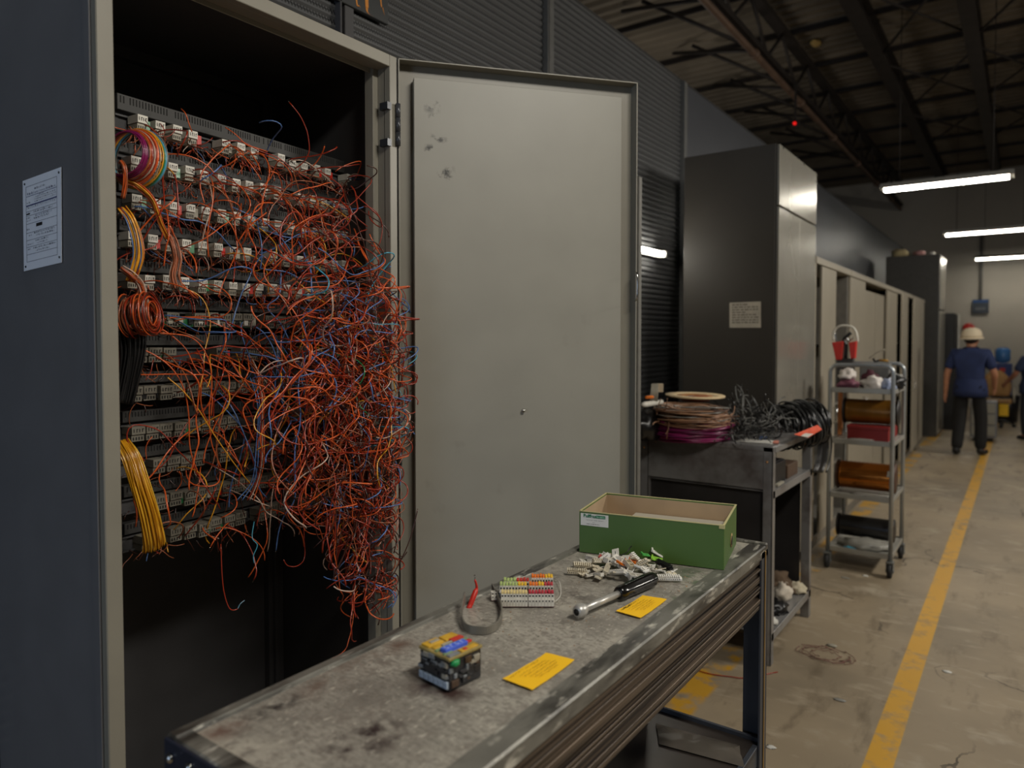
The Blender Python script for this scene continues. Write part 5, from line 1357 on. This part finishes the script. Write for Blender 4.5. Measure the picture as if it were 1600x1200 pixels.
# ------------------------------------------------------------------ shelf trolley
A0 = at(1390, 903, Z=0); A1 = at(1294, 884, Z=0); A2 = at(1411, 872, Z=0)
tx0, tx1 = A1.x, A0.x; ty_0, ty_1 = (A0.y + A1.y) / 2 , A2.y
print('trolley', tx0, tx1, ty_0, ty_1)
tr = thing('shelf_trolley', 'tubular steel shelf trolley on casters, loaded with wire spools, in the aisle', 'trolley', ((tx0 + tx1) / 2, (ty_0 + ty_1) / 2, 0))
TUBEM = mat('grey_tube_steel', (158, 162, 164), .28, .5, .1, 10)
def atY(px, py): return at(px, py, Y=ty_0)
ztop = at(1360, 571, Y=ty_0).z
for x in (tx0, tx1): pass
for yy, nm in ((ty_0, 'front_frame'), (ty_1, 'rear_frame')):
    r_ = .05; P = [(tx0, yy, .10), (tx0, yy, ztop - r_)] + [(tx0 + r_ - r_ * cos(a), yy, ztop - r_ + r_ * sin(a)) for a in (.4, .8, 1.2, 1.57)] + [(tx1 - r_ + r_ * sin(a), yy, ztop - r_ + r_ * cos(a)) for a in (0, .4, .8, 1.2)] + [(tx1, yy, ztop - r_), (tx1, yy, .10)]
    mb = MB(); mb.tube(P, .0135, 10); mb.build(nm, TUBEM, tr)
shz = [at(1350, p, Y=ty_0).z for p in (609, 690, 776, 862)]
TRAY = mat('grey_tray_steel', (158, 156, 148), .4, .35, .12, 8)
for z in shz:
    mb = MB(); mb.box(tx0 + .012, tx1 - .012, ty_0 - .005, ty_1 + .005, z - .004, z); mb.box(tx0 + .012, tx1 - .012, ty_0 - .012, ty_0 - .004, z - .024, z + .010); mb.box(tx0 + .012, tx1 - .012, ty_1 + .004, ty_1 + .012, z - .024, z + .010)
    mb.box(tx0 - .008, tx0 + .012, ty_0, ty_1, z - .024, z + .004); mb.box(tx1 - .012, tx1 + .008, ty_0, ty_1, z - .024, z + .004); mb.build('shelf', TRAY, tr, .002)
for x in (tx0, tx1):
    for yy in (ty_0, ty_1):
        mb = MB(); mb.lathe((x - .014, yy - .02, .048), (1, 0, 0), [(0, .03), (.002, .046), (.026, .046), (.028, .03)], 20); w_ = mb.build('caster_wheel', RUBBER, tr)
        mb = MB(); mb.box(x - .022, x - .017, yy - .035, yy + .02, .035, .10); mb.box(x + .017, x + .022, yy - .035, yy + .02, .035, .10); mb.box(x - .022, x + .022, yy - .035, yy + .02, .095, .105); mb.lathe((x - .024, yy - .02, .048), (1, 0, 0), [(0, .012), (.048, .012)], 10); mb.build('caster_fork', ZINC, tr, .001)
def spool(px0, px1, py, r, m, mf, lab, z, seed, y):
    a, b = at(px0, py, Y=y), at(px1, py, Y=y); L = b.x - a.x; rr = r
    t = thing('wire_spool', lab, 'spool', ((a.x + b.x) / 2, y, z))
    c = Vector((a.x, y, z + rr))
    mb = MB(); pr = []; n = 26
    for k in range(n): pr.append((L * (k + .5) / n, rr * (.92 + .02 * (k % 2))))
    mb.lathe(c, (1, 0, 0), [(0, rr * .5)] + pr + [(L, rr * .5)], 28); mb.build('winding', m, t)
    for h in (-.012, L):
        mb = MB(); mb.lathe(c, (1, 0, 0), [(h, rr * .2), (h, rr), (h + .012, rr), (h + .012, rr * .2)], 28); mb.build('flange', mf, t)
    return t
DKF = mat('dark_flange', (34, 30, 28), .5)
spool(1322, 1402, 645, .088, mat('amber_winding', (126, 84, 26), .3, .4, .2, 10), DKF, 'dark amber wire spool on the second shelf of the trolley, above the red box', shz[1] + .10, 1, ty_0 + .17)
mb = MB(); q0, q1 = at(1324, 690, Y=ty_0 + .06), at(1402, 690, Y=ty_0 + .06); mb.box(q0.x, tx1 - .03, ty_0 + .05, ty_1 - .05, shz[1] + .001, shz[1] + .098); mb.box(q0.x - .004, tx1 - .026, ty_0 + .045, ty_1 - .045, shz[1] + .076, shz[1] + .1)
tag(mb.build('storage_box', mat('dark_red_card', (126, 26, 24), .5, 0, .1, 10), None, .003), 'dark red box under the amber spool on the trolley', 'box')
spool(1312, 1397, 733, .100, mat('copper_winding', (184, 112, 46), .2, .85, .15, 10), mat('brown_flange', (70, 42, 24), .5), 'shiny copper wire spool on the third shelf of the trolley', shz[2] + .012, 2, ty_0 + .16)
mb = MB(); q = at(1389, 741, Y=ty_0 + .06); mb.slab(q + Vector((-.012, -.002, -.02)), q + Vector((.008, -.002, -.016)), q + Vector((.010, -.002, .022)), q + Vector((-.008, -.002, .018)), .002); tag(mb.build('paper_tag', PAPER), 'small white tag on the front of the copper spool', 'tag')
spool(1312, 1395, 806, .078, W_BK, DKF, 'black cable spool on the bottom shelf of the trolley', shz[3] + .035, 3, ty_0 + .22)
# bags, rags and tools
def blobt(px, py, y, z, rx, ry, rz, m, lab, name, cat, seed, amp=.45, ang=0.0):
    q = at(px, py, Y=y); mb = MB(); mb.blob((q.x, y, z), rx, ry, rz, seed, amp, 3, 0, ang, True, 2.4); return tag(mb.build(name, m), lab, cat)
WB = mat('cloudy_white_bag', (206, 198, 190), .35); PB = mat('bluish_clear_bag', (150, 160, 186), .25); GB = mat('greyish_clear_bag', (140, 138, 130), .3)
blobt(1326, 592, ty_0 + .12, shz[0] + .001, .07, .09, .038, mat('dull_purple_cloth', (112, 62, 78), .7), 'dull purple bundle on the top shelf of the trolley, at the left', 'cloth_bundle', 'cloth', 1)
blobt(1324, 575, ty_0 + .16, shz[0] + .062, .055, .07, .045, WB, 'white plastic bag on the purple bundle, at the left of the trolley top', 'plastic_bag', 'bag', 2)
blobt(1364, 593, ty_0 + .06, shz[0] + .001, .065, .06, .06, WB, 'crumpled white plastic bag in the middle of the trolley top', 'plastic_bag', 'bag', 3)
blobt(1388, 594, ty_0 + .08, shz[0] + .001, .045, .06, .05, PB, 'bluish clear plastic bag at the right of the trolley top', 'plastic_bag', 'bag', 4)
blobt(1398, 592, ty_0 + .26, shz[0] + .001, .06, .14, .065, BLACK_P, 'black bag at the rear right of the trolley top', 'bag', 'bag', 5)
blobt(1360, 588, ty_0 + .28, shz[0] + .001, .06, .07, .07, mat('maroon_cloth', (70, 22, 36), .7), 'maroon bundle behind the white bag on the trolley top', 'cloth_bundle', 'cloth', 6)
blobt(1352, 830, ty_0 + .10, shz[3] + .001, .15, .09, .04, GB, 'grey clear plastic sheet heaped on the bottom shelf of the trolley', 'plastic_sheet', 'plastic sheet', 7)
blobt(1330, 846, ty_0 + .03, shz[3] + .001, .05, .03, .010, W_CY, 'small blue wrapper at the front of the bottom trolley shelf', 'wrapper', 'wrapper', 8, .5)
blobt(1360, 760, ty_0 + .06, shz[2] + .001, .12, .07, .010, GB, 'grey wrap under the copper spool on the trolley', 'plastic_sheet', 'plastic sheet', 9, .4)
blobt(1345, 682, ty_0 + .04, shz[1] + .001, .08, .035, .009, GB, 'grey wrap at the front of the second trolley shelf', 'plastic_sheet', 'plastic sheet', 10, .4)
mb = MB(); q = at(1313, 640, Y=ty_0 + .28); mb.box(q.x - .012, q.x + .014, ty_0 + .26, ty_0 + .30, shz[1] + .002, shz[0] - .03); tag(mb.build('copper_strip', mat('bright_copper_strip', (216, 140, 84), .35, .5)), 'bright copper strip standing at the left of the second trolley shelf', 'strip')
# red pliers handles in a holder with a white hoop, behind the trolley
yy = ty_1 + .04
t = thing('tool_caddy', 'tool caddy with a white hoop and red holders, standing at the back of the trolley', 'tool caddy', at(1321, 560, Y=ty_1 - .04))
yy = ty_1 - .09
P = [at(a, b, Y=yy) for a, b in ((1302, 532), (1303, 518), (1311, 510), (1324, 509), (1334, 513), (1339, 524), (1340, 534))]
mb = MB(); mb.tube(smooth_path(P, 5), .008, 8); mb.build('hoop', WHITE_P, t)
for (xs, nm) in ((((1302, 535), (1320, 533), (1317, 562), (1308, 562)), 'red_holder'), (((1328, 535), (1340, 533), (1338, 560), (1331, 560)), 'red_holder')):
    q = [at(a, b, Y=yy) for a, b in xs]; mb = MB(); mb.slab(q[3], q[2], q[1], q[0], .05); mb.build(nm, RED_P, t, .004)
mb = MB(); q = [at(a, b, Y=yy - .03) for a, b in ((1321, 560), (1322, 540), (1318, 530), (1330, 520))]; mb.tube(smooth_path(q, 4), .012, 8); mb.build('black_grip', BLACK_P, t)
mb = MB(); q = [at(a, b, Y=yy - .02) for a, b in ((1316, 531), (1322, 527), (1326, 532), (1333, 528))]; mb.tube(smooth_path(q, 4), .007, 6); q = [at(a, b, Y=yy - .02) for a, b in ((1304, 520), (1306, 530), (1310, 545))]; mb.tube(smooth_path(q, 4), .005, 6); mb.build('steel_jaw', CHROME, t)
mb = MB(); q = at(1318, 575, Y=yy); mb.box(q.x - .04, q.x + .07, yy - .03, yy + .03, shz[0] + .002, at(1318, 560, Y=yy).z); mb.build('body', mat('dark_caddy', (60, 56, 54), .5), t, .004)
# small tools lying on the rear of the trolley top
t = thing('pliers', 'pliers with a yellow and black grip at the back of the trolley top', 'pliers', at(1378, 566, Y=ty_1 - .08))
yy2 = ty_1 - .08; zt_ = at(1378, 566, Y=yy2).z
mb = MB(); mb.tube([at(1364, 560, Y=yy2), at(1367, 565, Y=yy2), at(1374, 563, Y=yy2)], .008, 6); mb.build('jaw', BLACK_P, t)
mb = MB(); mb.tube([at(1374, 563, Y=yy2), at(1388, 564, Y=yy2)], .009, 6); mb.build('grip', mat('yellow_black_grip', (150, 110, 30), .4), t)
mb = MB(); mb.box(at(1345, 566, Y=yy2).x, at(1392, 566, Y=yy2).x, yy2 - .05, yy2 + .06, shz[0] + .002, zt_ - .008); tag(mb.build('tool_box', mat('grey_tool_box', (110, 108, 104), .5), None, .006), 'grey tool box at the back of the trolley top, under the pliers', 'tool box')
mb = MB(); mb.tube(smooth_path([at(1358, 560, Y=yy2), at(1370, 551, Y=yy2), at(1383, 546, Y=yy2)], 4), .004, 6); tag(mb.build('steel_rule', CREAM_P), 'thin pale rod sticking up from the tool box on the trolley', 'rod')

# ------------------------------------------------------------------ floor litter
mb = MB(); rng = random.Random(3); c = at(1290, 1024, Z=0)
for k in range(4):
    P = []
    ph = rng.uniform(0, 6); R = rng.uniform(.05, .13)
    for i in range(24):
        a = ph + i / 23 * rng.uniform(5, 6.3); P.append((c.x + cos(a) * R * 1.2 + rng.gauss(0, .004), c.y + sin(a) * R * .8 + rng.gauss(0, .004), .003 + .004 * (i % 3)))
    mb.tube(P, .0014, 5)
tag(mb.build('wire_coil', mat('dusty_rose_wire', (126, 84, 74), .6)), 'small loose coil of brownish wire lying on the aisle floor', 'wire coil')
mb = MB(); mb.tube(smooth_path([at(a, b, Z=.004) for a, b in ((1086, 1030), (1088, 1045), (1110, 1053), (1140, 1057), (1165, 1059), (1215, 1050))], 5), .0025, 5)
tag(mb.build('loose_wire', W_RD), 'thin red wire lying on the floor behind the workbench leg', 'wire')
for k, (px, py, m, lab) in enumerate(((1352, 900, PAPER, 'small white scrap on the floor under the trolley front'), (1320, 903, GB, 'grey flattened scrap on the floor left of the trolley front'), (1300, 1010, CREAM_P, 'pale crumpled strip lying on the loose wire coil on the floor'), (1312, 1094, GB, 'bluish grey smudge of film on the aisle floor'), (1205, 1168, PAPER, 'tiny white scrap on the floor near the workbench leg'), (1480, 1050, PAPER, 'tiny white scrap right beside the yellow floor line'))):
    q = at(px, py, Z=0); mb = MB(); mb.blob((q.x, q.y, .0005), .018 + .008 * (k in (1, 2, 3)), .014, .003 + .004 * (k == 2), 90 + k, .5, 2); tag(mb.build('scrap', m), lab, 'scrap')
# ------------------------------------------------------------------ far end of the hall
BY = 19.56
q = at(1532, 479, Y=BY)
t = thing('wall_sign', 'dark blue square sign hanging from a conduit on the back wall', 'sign', (q.x, BY, q.z))
mb = MB(); mb.box(q.x - .16, q.x + .16, BY - .03, BY, q.z - .16, q.z + .16); mb.build('board', mat('slate_sign', (58, 64, 74), .5), t, .004)
mb = MB(); mb.box(q.x - .15, q.x + .15, BY - .034, BY - .03, q.z + .09, q.z + .15); mb.build('blue_band', mat('sign_blue', (30, 74, 130), .5), t)
mb = MB(); mb.box(q.x - .1, q.x + .1, BY - .033, BY - .03, q.z - .08, q.z - .02); mb.build('grey_mark', mat('sign_grey', (96, 100, 104), .5), t)
mb = MB(); mb.tube([(q.x, BY - .02, q.z + .16), (q.x, BY - .02, 4.0)], .03, 8); tag(mb.build('conduit', mat('grey_conduit', (110, 108, 104), .5)), 'grey conduit running down the back wall to the blue sign', 'conduit')
q = at(1513, 513, Y=BY - .1)
mb = MB(); mb.lathe((q.x, BY, q.z), (0, -1, 0), [(0, .12), (.05, .12), (.07, .08), (.075, .02)], 20); tag(mb.build('alarm_bell', mat('alarm_red', (190, 40, 34), .4)), 'round red alarm bell on the back wall behind the man in the pale hat', 'alarm bell')
# water cooler
q = at(1566, 600, Y=18.6)
t = thing('water_cooler', 'blue water cooler standing at the back wall between the two people', 'water cooler', (q.x, 18.6, 0))
zc = at(1566, 566, Y=18.6).z
mb = MB(); mb.box(q.x - .17, q.x + .17, 18.45, 18.75, 0, zc - .02); mb.build('body', mat('cooler_blue', (30, 56, 120), .4), t, .01)
mb = MB(); mb.lathe((q.x, 18.6, zc - .02), (0, 0, 1), [(0, .05), (.04, .13), (.10, .14), (.28, .14), (.33, .09), (.34, .02)], 20); mb.build('bottle', mat('bottle_blue', (70, 120, 180), .15, 0, .1, 5), t)
mb = MB(); mb.box(q.x - .05, q.x + .05, 18.44, 18.45, zc - .2, zc - .12); mb.build('tap_panel', RED_P, t)
# chair, bin, cart
q = at(1558, 660, Z=0)
cx_, cy_ = at(1557, 690, Z=0).x, at(1557, 662, Z=0).y
cy_ = 15.5; cx_ = at(1557, 620, Y=cy_).x
t = thing('office_chair', 'tan padded chair standing beyond the man in the pale hat', 'chair', (cx_, cy_, 0))
TAN = mat('tan_upholstery', (150, 112, 66), .7)
mb = MB(); mb.blob((cx_, cy_ - .16, .56), .22, .06, .30, 3, .05, 3, flat=True, fr=1); mb.build('backrest', TAN, t)
mb = MB(); mb.box(cx_ - .23, cx_ + .23, cy_ - .2, cy_ + .25, .42, .5); mb.build('seat', TAN, t, .03, 3)
for sx in (-.26, .26):
    mb = MB(); mb.tube([(cx_ + sx, cy_ - .12, .45), (cx_ + sx, cy_ - .12, .68), (cx_ + sx, cy_ + .15, .68)], .018, 8); mb.build('armrest', CREAM_P, t)
mb = MB(); mb.lathe((cx_, cy_, .1), (0, 0, 1), [(0, .03), (.33, .03)], 10)
for k in range(5):
    a = k * 1.2566; mb.tube([(cx_, cy_, .12), (cx_ + cos(a) * .27, cy_ + sin(a) * .27, .07)], .02, 6)
    mb.lathe((cx_ + cos(a) * .27, cy_ + sin(a) * .27 - .012, .03), (0, 1, 0), [(0, .03), (.024, .03)], 10)
mb.build('base', BLACK_P, t)
q = at(1570, 655, Y=16.6)
t = thing('waste_bin', 'black waste bin with a yellow panel at the far end of the aisle', 'bin', (q.x, 16.6, 0))
mb = MB(); mb.lathe((q.x, 16.6, 0), (0, 0, 1), [(0, .2), (.5, .24), (.5, .22), (.05, .18)], 20); mb.build('body', BLACK_P, t)
mb = MB(); mb.box(q.x - .09, q.x + .06, 16.33, 16.36, .12, .42); mb.build('yellow_panel', YE_P, t)
q = at(1546, 640, Y=13.2)
t = thing('tool_cabinet', 'low grey tool cabinet just beyond the man in the pale hat', 'cabinet', (q.x, 13.2, 0))
mb = MB(); mb.box(q.x - .24, q.x + .10, 13.0, 13.4, .06, .62); mb.build('carcass', PAINT_D, t, .006)
for k in range(3):
    mb = MB(); mb.box(q.x - .22, q.x + .08, 12.985, 13.0, .1 + .17 * k, .25 + .17 * k); d_ = mb.build('drawer', PAINT, t, .003)
    mb = MB(); mb.box(q.x - .12, q.x - .02, 12.97, 12.985, .2 + .17 * k, .22 + .17 * k); mb.build('pull', CHROME, d_)
mb = MB(); mb.box(q.x - .2, q.x + .06, 13.04, 13.36, 0, .06); mb.build('plinth', BLACK_P, t)

# ------------------------------------------------------------------ people
def skin_mesh(verts, edges, radii, root=0, sub=2):
    me = bpy.data.meshes.new('figure'); me.from_pydata([tuple(v) for v in verts], edges, []); me.update()
    ob = bpy.data.objects.new('figure', me); COL.objects.link(ob)
    s = ob.modifiers.new('skin', 'SKIN'); s.use_smooth_shade = True
    for i, r in enumerate(radii): me.skin_vertices[0].data[i].radius = r if isinstance(r, tuple) else (r, r)
    me.skin_vertices[0].data[root].use_root = True
    ss = ob.modifiers.new('smooth', 'SUBSURF'); ss.levels = sub; ss.render_levels = sub
    dg = bpy.context.evaluated_depsgraph_get(); dg.update()
    out = bpy.data.meshes.new_from_object(ob.evaluated_get(dg))
    bpy.data.objects.remove(ob)
    return out
class Skel:
    def __init__(s): s.v = []; s.e = []; s.r = []
    def p(s, co, r, par=None):
        s.v.append(Vector(co)); s.r.append(r)
        if par is not None: s.e.append((par, len(s.v) - 1))
        return len(s.v) - 1
def person(base, face, J, lab, shirt, trousers, skin_c, hair, hat=None, scale=1.0):
    """J: joints in the figure's own frame, x right, y forward, z up"""
    t = thing('person', lab, 'person', base)
    M = Matrix.Rotation(face, 3, 'Z')
    SK = mat('skin_' + skin_c[0], skin_c[1], .55)
    def put(me, name, m, extra=None):
        b = MB(); b.add([Vector(base) + M @ (v.co * scale) for v in me.vertices], [tuple(p.vertices) for p in me.polygons], 0, True)
        if extra: extra(b)
        return b.build(name, m if isinstance(m, list) else [m], t)
    S = Skel(); g = lambda k: Vector(J[k])
    pel = S.p(g('pelvis'), (.12, .09)); sp = S.p(g('spine'), (.11, .085), pel); ch = S.p(g('chest'), (.125, .085), sp); nk = S.p(g('neck'), (.06, .06), ch)
    jw = S.p(g('head') + Vector((0, .012, -.075)), (.058, .07), nk); hd = S.p(g('head'), (.078, .095), jw); S.p(g('head') + Vector((0, -.005, .085)), (.055, .07), hd)
    for s in (-1, 1):
        k = 'L' if s < 0 else 'R'
        S.p(g('head') + Vector((s * .088, -.01, -.01)), .013, hd)      # ear
        sh = S.p(g('sh' + k), .05, ch); el = S.p(g('el' + k), .043, sh); wr = S.p(g('wr' + k), .030, el)
        d = (g('wr' + k) - g('el' + k)).normalized(); side = d.cross(Vector((0, 1, 0))).normalized()
        fw = side.cross(d).normalized()
        pa = S.p(g('wr' + k) + d * .06, (.028, .020), wr); kn = S.p(g('wr' + k) + d * .095, (.026, .016), pa)
        for q, (o, L) in enumerate(((-.026, .070), (-.009, .080), (.009, .075), (.026, .058))):
            f1 = S.p(S.v[kn] + fw * o + d * L * .45 + side * (.004 * s), .0088, kn); S.p(S.v[f1] + d * L * .5 - side * (.016 * s), .0075, f1)
        th = S.p(S.v[pa] + fw * -.034 - d * .012, .011, pa); S.p(S.v[th] + d * .038 - fw * .010, .009, th)
        hp = S.p(g('hip' + k), .088, pel); kn_ = S.p(g('kn' + k), .062, hp); an = S.p(g('an' + k), .042, kn_); S.p(g('toe' + k), .035, an)
    # nose
    S.p(g('head') + Vector((0, .108, -.02)), .014, hd)
    me = skin_mesh(S.v, S.e, S.r, 0, 2)
    def features(b):
        for s in (-1, 1):
            b.lathe(Vector(base) + M @ ((g('head') + Vector((s * .032, .088, .008))) * scale), M @ Vector((0, 1, 0)), [(0, .011), (.006, .008), (.009, .002)], 10, 1)
        b.obox(Vector(base) + M @ ((g('head') + Vector((0, .083, -.062))) * scale), M @ Vector((1, 0, 0)), M @ Vector((0, 1, 0)), gw, .022, .006, .004, 2)
    put(me, 'body', [SK, mat('dark_iris', (40, 30, 26), .3), mat("lips", (150, 86, 78), .6)], features)
    # shirt with short sleeves
    S = Skel(); hm = S.p(g('pelvis') + Vector((0, 0, -.17)), (.185, .148)); pel = S.p(g('pelvis') + Vector((0, 0, .02)), (.180, .144), hm); sp = S.p(g('spine') + Vector((0, 0, .03)), (.176, .138), pel); ch = S.p(g('chest') + Vector((0, 0, .03)), (.182, .135), sp); up_ = S.p(g('neck').lerp(g('chest'), .35), (.135, .105), ch); S.p(g('neck') + Vector((0, 0, .03)), (.075, .075), up_)
    for k in 'LR':
        sh = S.p(g('sh' + k), .088, ch); S.p(g('sh' + k).lerp(g('el' + k), .45), .076, sh); S.p(g('sh' + k).lerp(g('el' + k), .82), .070, len(S.v) - 1)
    me = skin_mesh(S.v, S.e, S.r, 0, 2)
    def hem(b):
        vs = []; fs = []; n = 24
        for (z, rx, ry) in ((1.04, .172, .134), (.96, .194, .154), (.88, .205, .164), (.80, .206, .166), (.80, .194, .154), (.9, .170, .13)):
            for q in range(n): vs.append(Vector(base) + M @ (Vector((g('pelvis').x + rx * cos(2 * pi * q / n), g('pelvis').y + ry * sin(2 * pi * q / n), z)) * scale))
        for i in range(5):
            for q in range(n): fs.append((i * n + q, i * n + (q + 1) % n, (i + 1) * n + (q + 1) % n, (i + 1) * n + q))
        b.add(vs, fs, 0, True)
    sh_o = put(me, 'shirt', shirt, hem)
    b = MB(); c = Vector(base) + M @ (g('neck') * scale); b.lathe(c - gw * .03, gw, [(0, .082), (.045, .072), (.045, .062), (0, .066)], 20); b.build('collar', shirt, sh_o)
    S = Skel(); pel = S.p(g('pelvis') + Vector((0, 0, -.02)), (.125, .105))
    for k in 'LR': 
        hp = S.p(g('hip' + k), .098, pel); kn_ = S.p(g('kn' + k), .084, hp); S.p(g('an' + k) + Vector((0, 0, -.02)), .076, kn_)
    me = skin_mesh(S.v, S.e, S.r, 0, 2); put(me, 'trousers', trousers)
    for k in 'LR':
        S = Skel(); a = S.p(g('an' + k) + Vector((0, -.02, .03)), .054); h_ = S.p(g('an' + k) + Vector((0, -.035, -.035)), .046, a); S.p(g('toe' + k).lerp(g('an' + k), .4) + Vector((0, .0, -.01)), (.05, .044), h_); S.p(g('toe' + k) + Vector((0, .03, 0)), (.048, .034), len(S.v) - 1)
        me = skin_mesh(S.v, S.e, S.r, 0, 2)
        for v in me.vertices: v.co.z = max(v.co.z, .004)
        put(me, 'boot', mat('black_boot', (24, 23, 23), .6))
    hc_ = Vector(base) + M @ (g('head') * scale)
    b = MB(); b.blob(hc_ + M @ Vector((0, -.022, .022)), .090, .100, .098, 6, .04, 3, flat=False, ang=face_ang(face)); b.build('hair', hair, t)
    if hat:
        b = MB(); ax = (M @ Vector((0, -.08, 1))).normalized()
        b.lathe(hc_ + gw * .005, ax, [(0, .142), (.004, .145), (.018, .132), (.03, .122), (.06, .122), (.10, .112), (.132, .080), (.146, .035), (.150, .001)], 26); ho = b.build('hat', hat, t)
        b = MB(); b.lathe(hc_ + ax * .026, ax, [(0, .1275), (.016, .1255)], 26); b.build('hat_band', mat('tan_hat_band', (170, 146, 110), .7), ho)
    return t
def face_ang(a): return a
def joints(H=1.0, stance=.1, extra=None):
    J = dict(pelvis=(0, 0, .93), spine=(0, -.01, 1.08), chest=(0, -.015, 1.28), neck=(0, -.005, 1.445), head=(0, .02, 1.575),
             shL=(-.185, -.015, 1.375), shR=(.185, -.015, 1.375), elL=(-.255, -.03, 1.10), elR=(.255, -.03, 1.10), wrL=(-.262, .04, .865), wrR=(.262, .04, .865),
             hipL=(-.095, 0, .86), hipR=(.095, 0, .86), knL=(-.105, .02, .47), knR=(.105, .02, .47), anL=(-.115, -.02, .085), anR=(.115, -.02, .085), toeL=(-.13, .12, .04), toeR=(.13, .12, .04))
    if extra: J.update(extra)
    return J
pb = at(1514, 711, Z=0)
hh = at(1525, 515, X=pb.x).z
print('person1', pb, hh)
BLUE = mat('navy_blue_shirt', (28, 42, 82), .8, 0, .12, 10); NAVY = mat('dark_navy_shirt', (40, 50, 78), .8, 0, .12, 10)
TRB = mat('black_trousers', (20, 19, 19), .85, 0, .15, 10); TRN = mat('charcoal_trousers', (36, 38, 44), .85, 0, .15, 10)
person(pb, radians(-8), joints(extra=dict(anL=(-.13, -.10, .085), toeL=(-.15, .04, .04), knL=(-.115, -.01, .47), anR=(.12, .05, .085), toeR=(.16, .18, .04), knR=(.12, .06, .47), elR=(.27, .02, 1.11), wrR=(.24, .20, .93), elL=(-.27, -.04, 1.10), wrL=(-.29, .0, .865))),
       'person in a pale hat, navy shirt and black trousers, seen from behind in the aisle', BLUE, TRB, ('tan', (176, 122, 92)), mat('dark_brown_hair', (40, 30, 26), .7), mat('cream_hat', (216, 200, 172), .8, 0, .06, 14), scale=hh / 1.715)
pb2 = at(1596, 688, Z=0)
hh2 = at(1596, 538, X=pb2.x).z
print('person2', pb2, hh2)
pb2 = pb2 + Vector((.12, .1, 0))
person(pb2, radians(48), joints(extra=dict(elL=(-.25, .10, 1.12), wrL=(-.20, .30, .98), elR=(.25, .05, 1.10), wrR=(.24, .22, .92))),
       'bareheaded person in a dark navy shirt, cut off by the right edge of the photo', NAVY, TRN, ('brown', (150, 98, 74)), mat('dark_brown_hair', (40, 30, 26), .7), None, scale=hh2 / 1.69)
print('things', len([o for o in bpy.data.objects if o.parent is None]), 'loose', count)
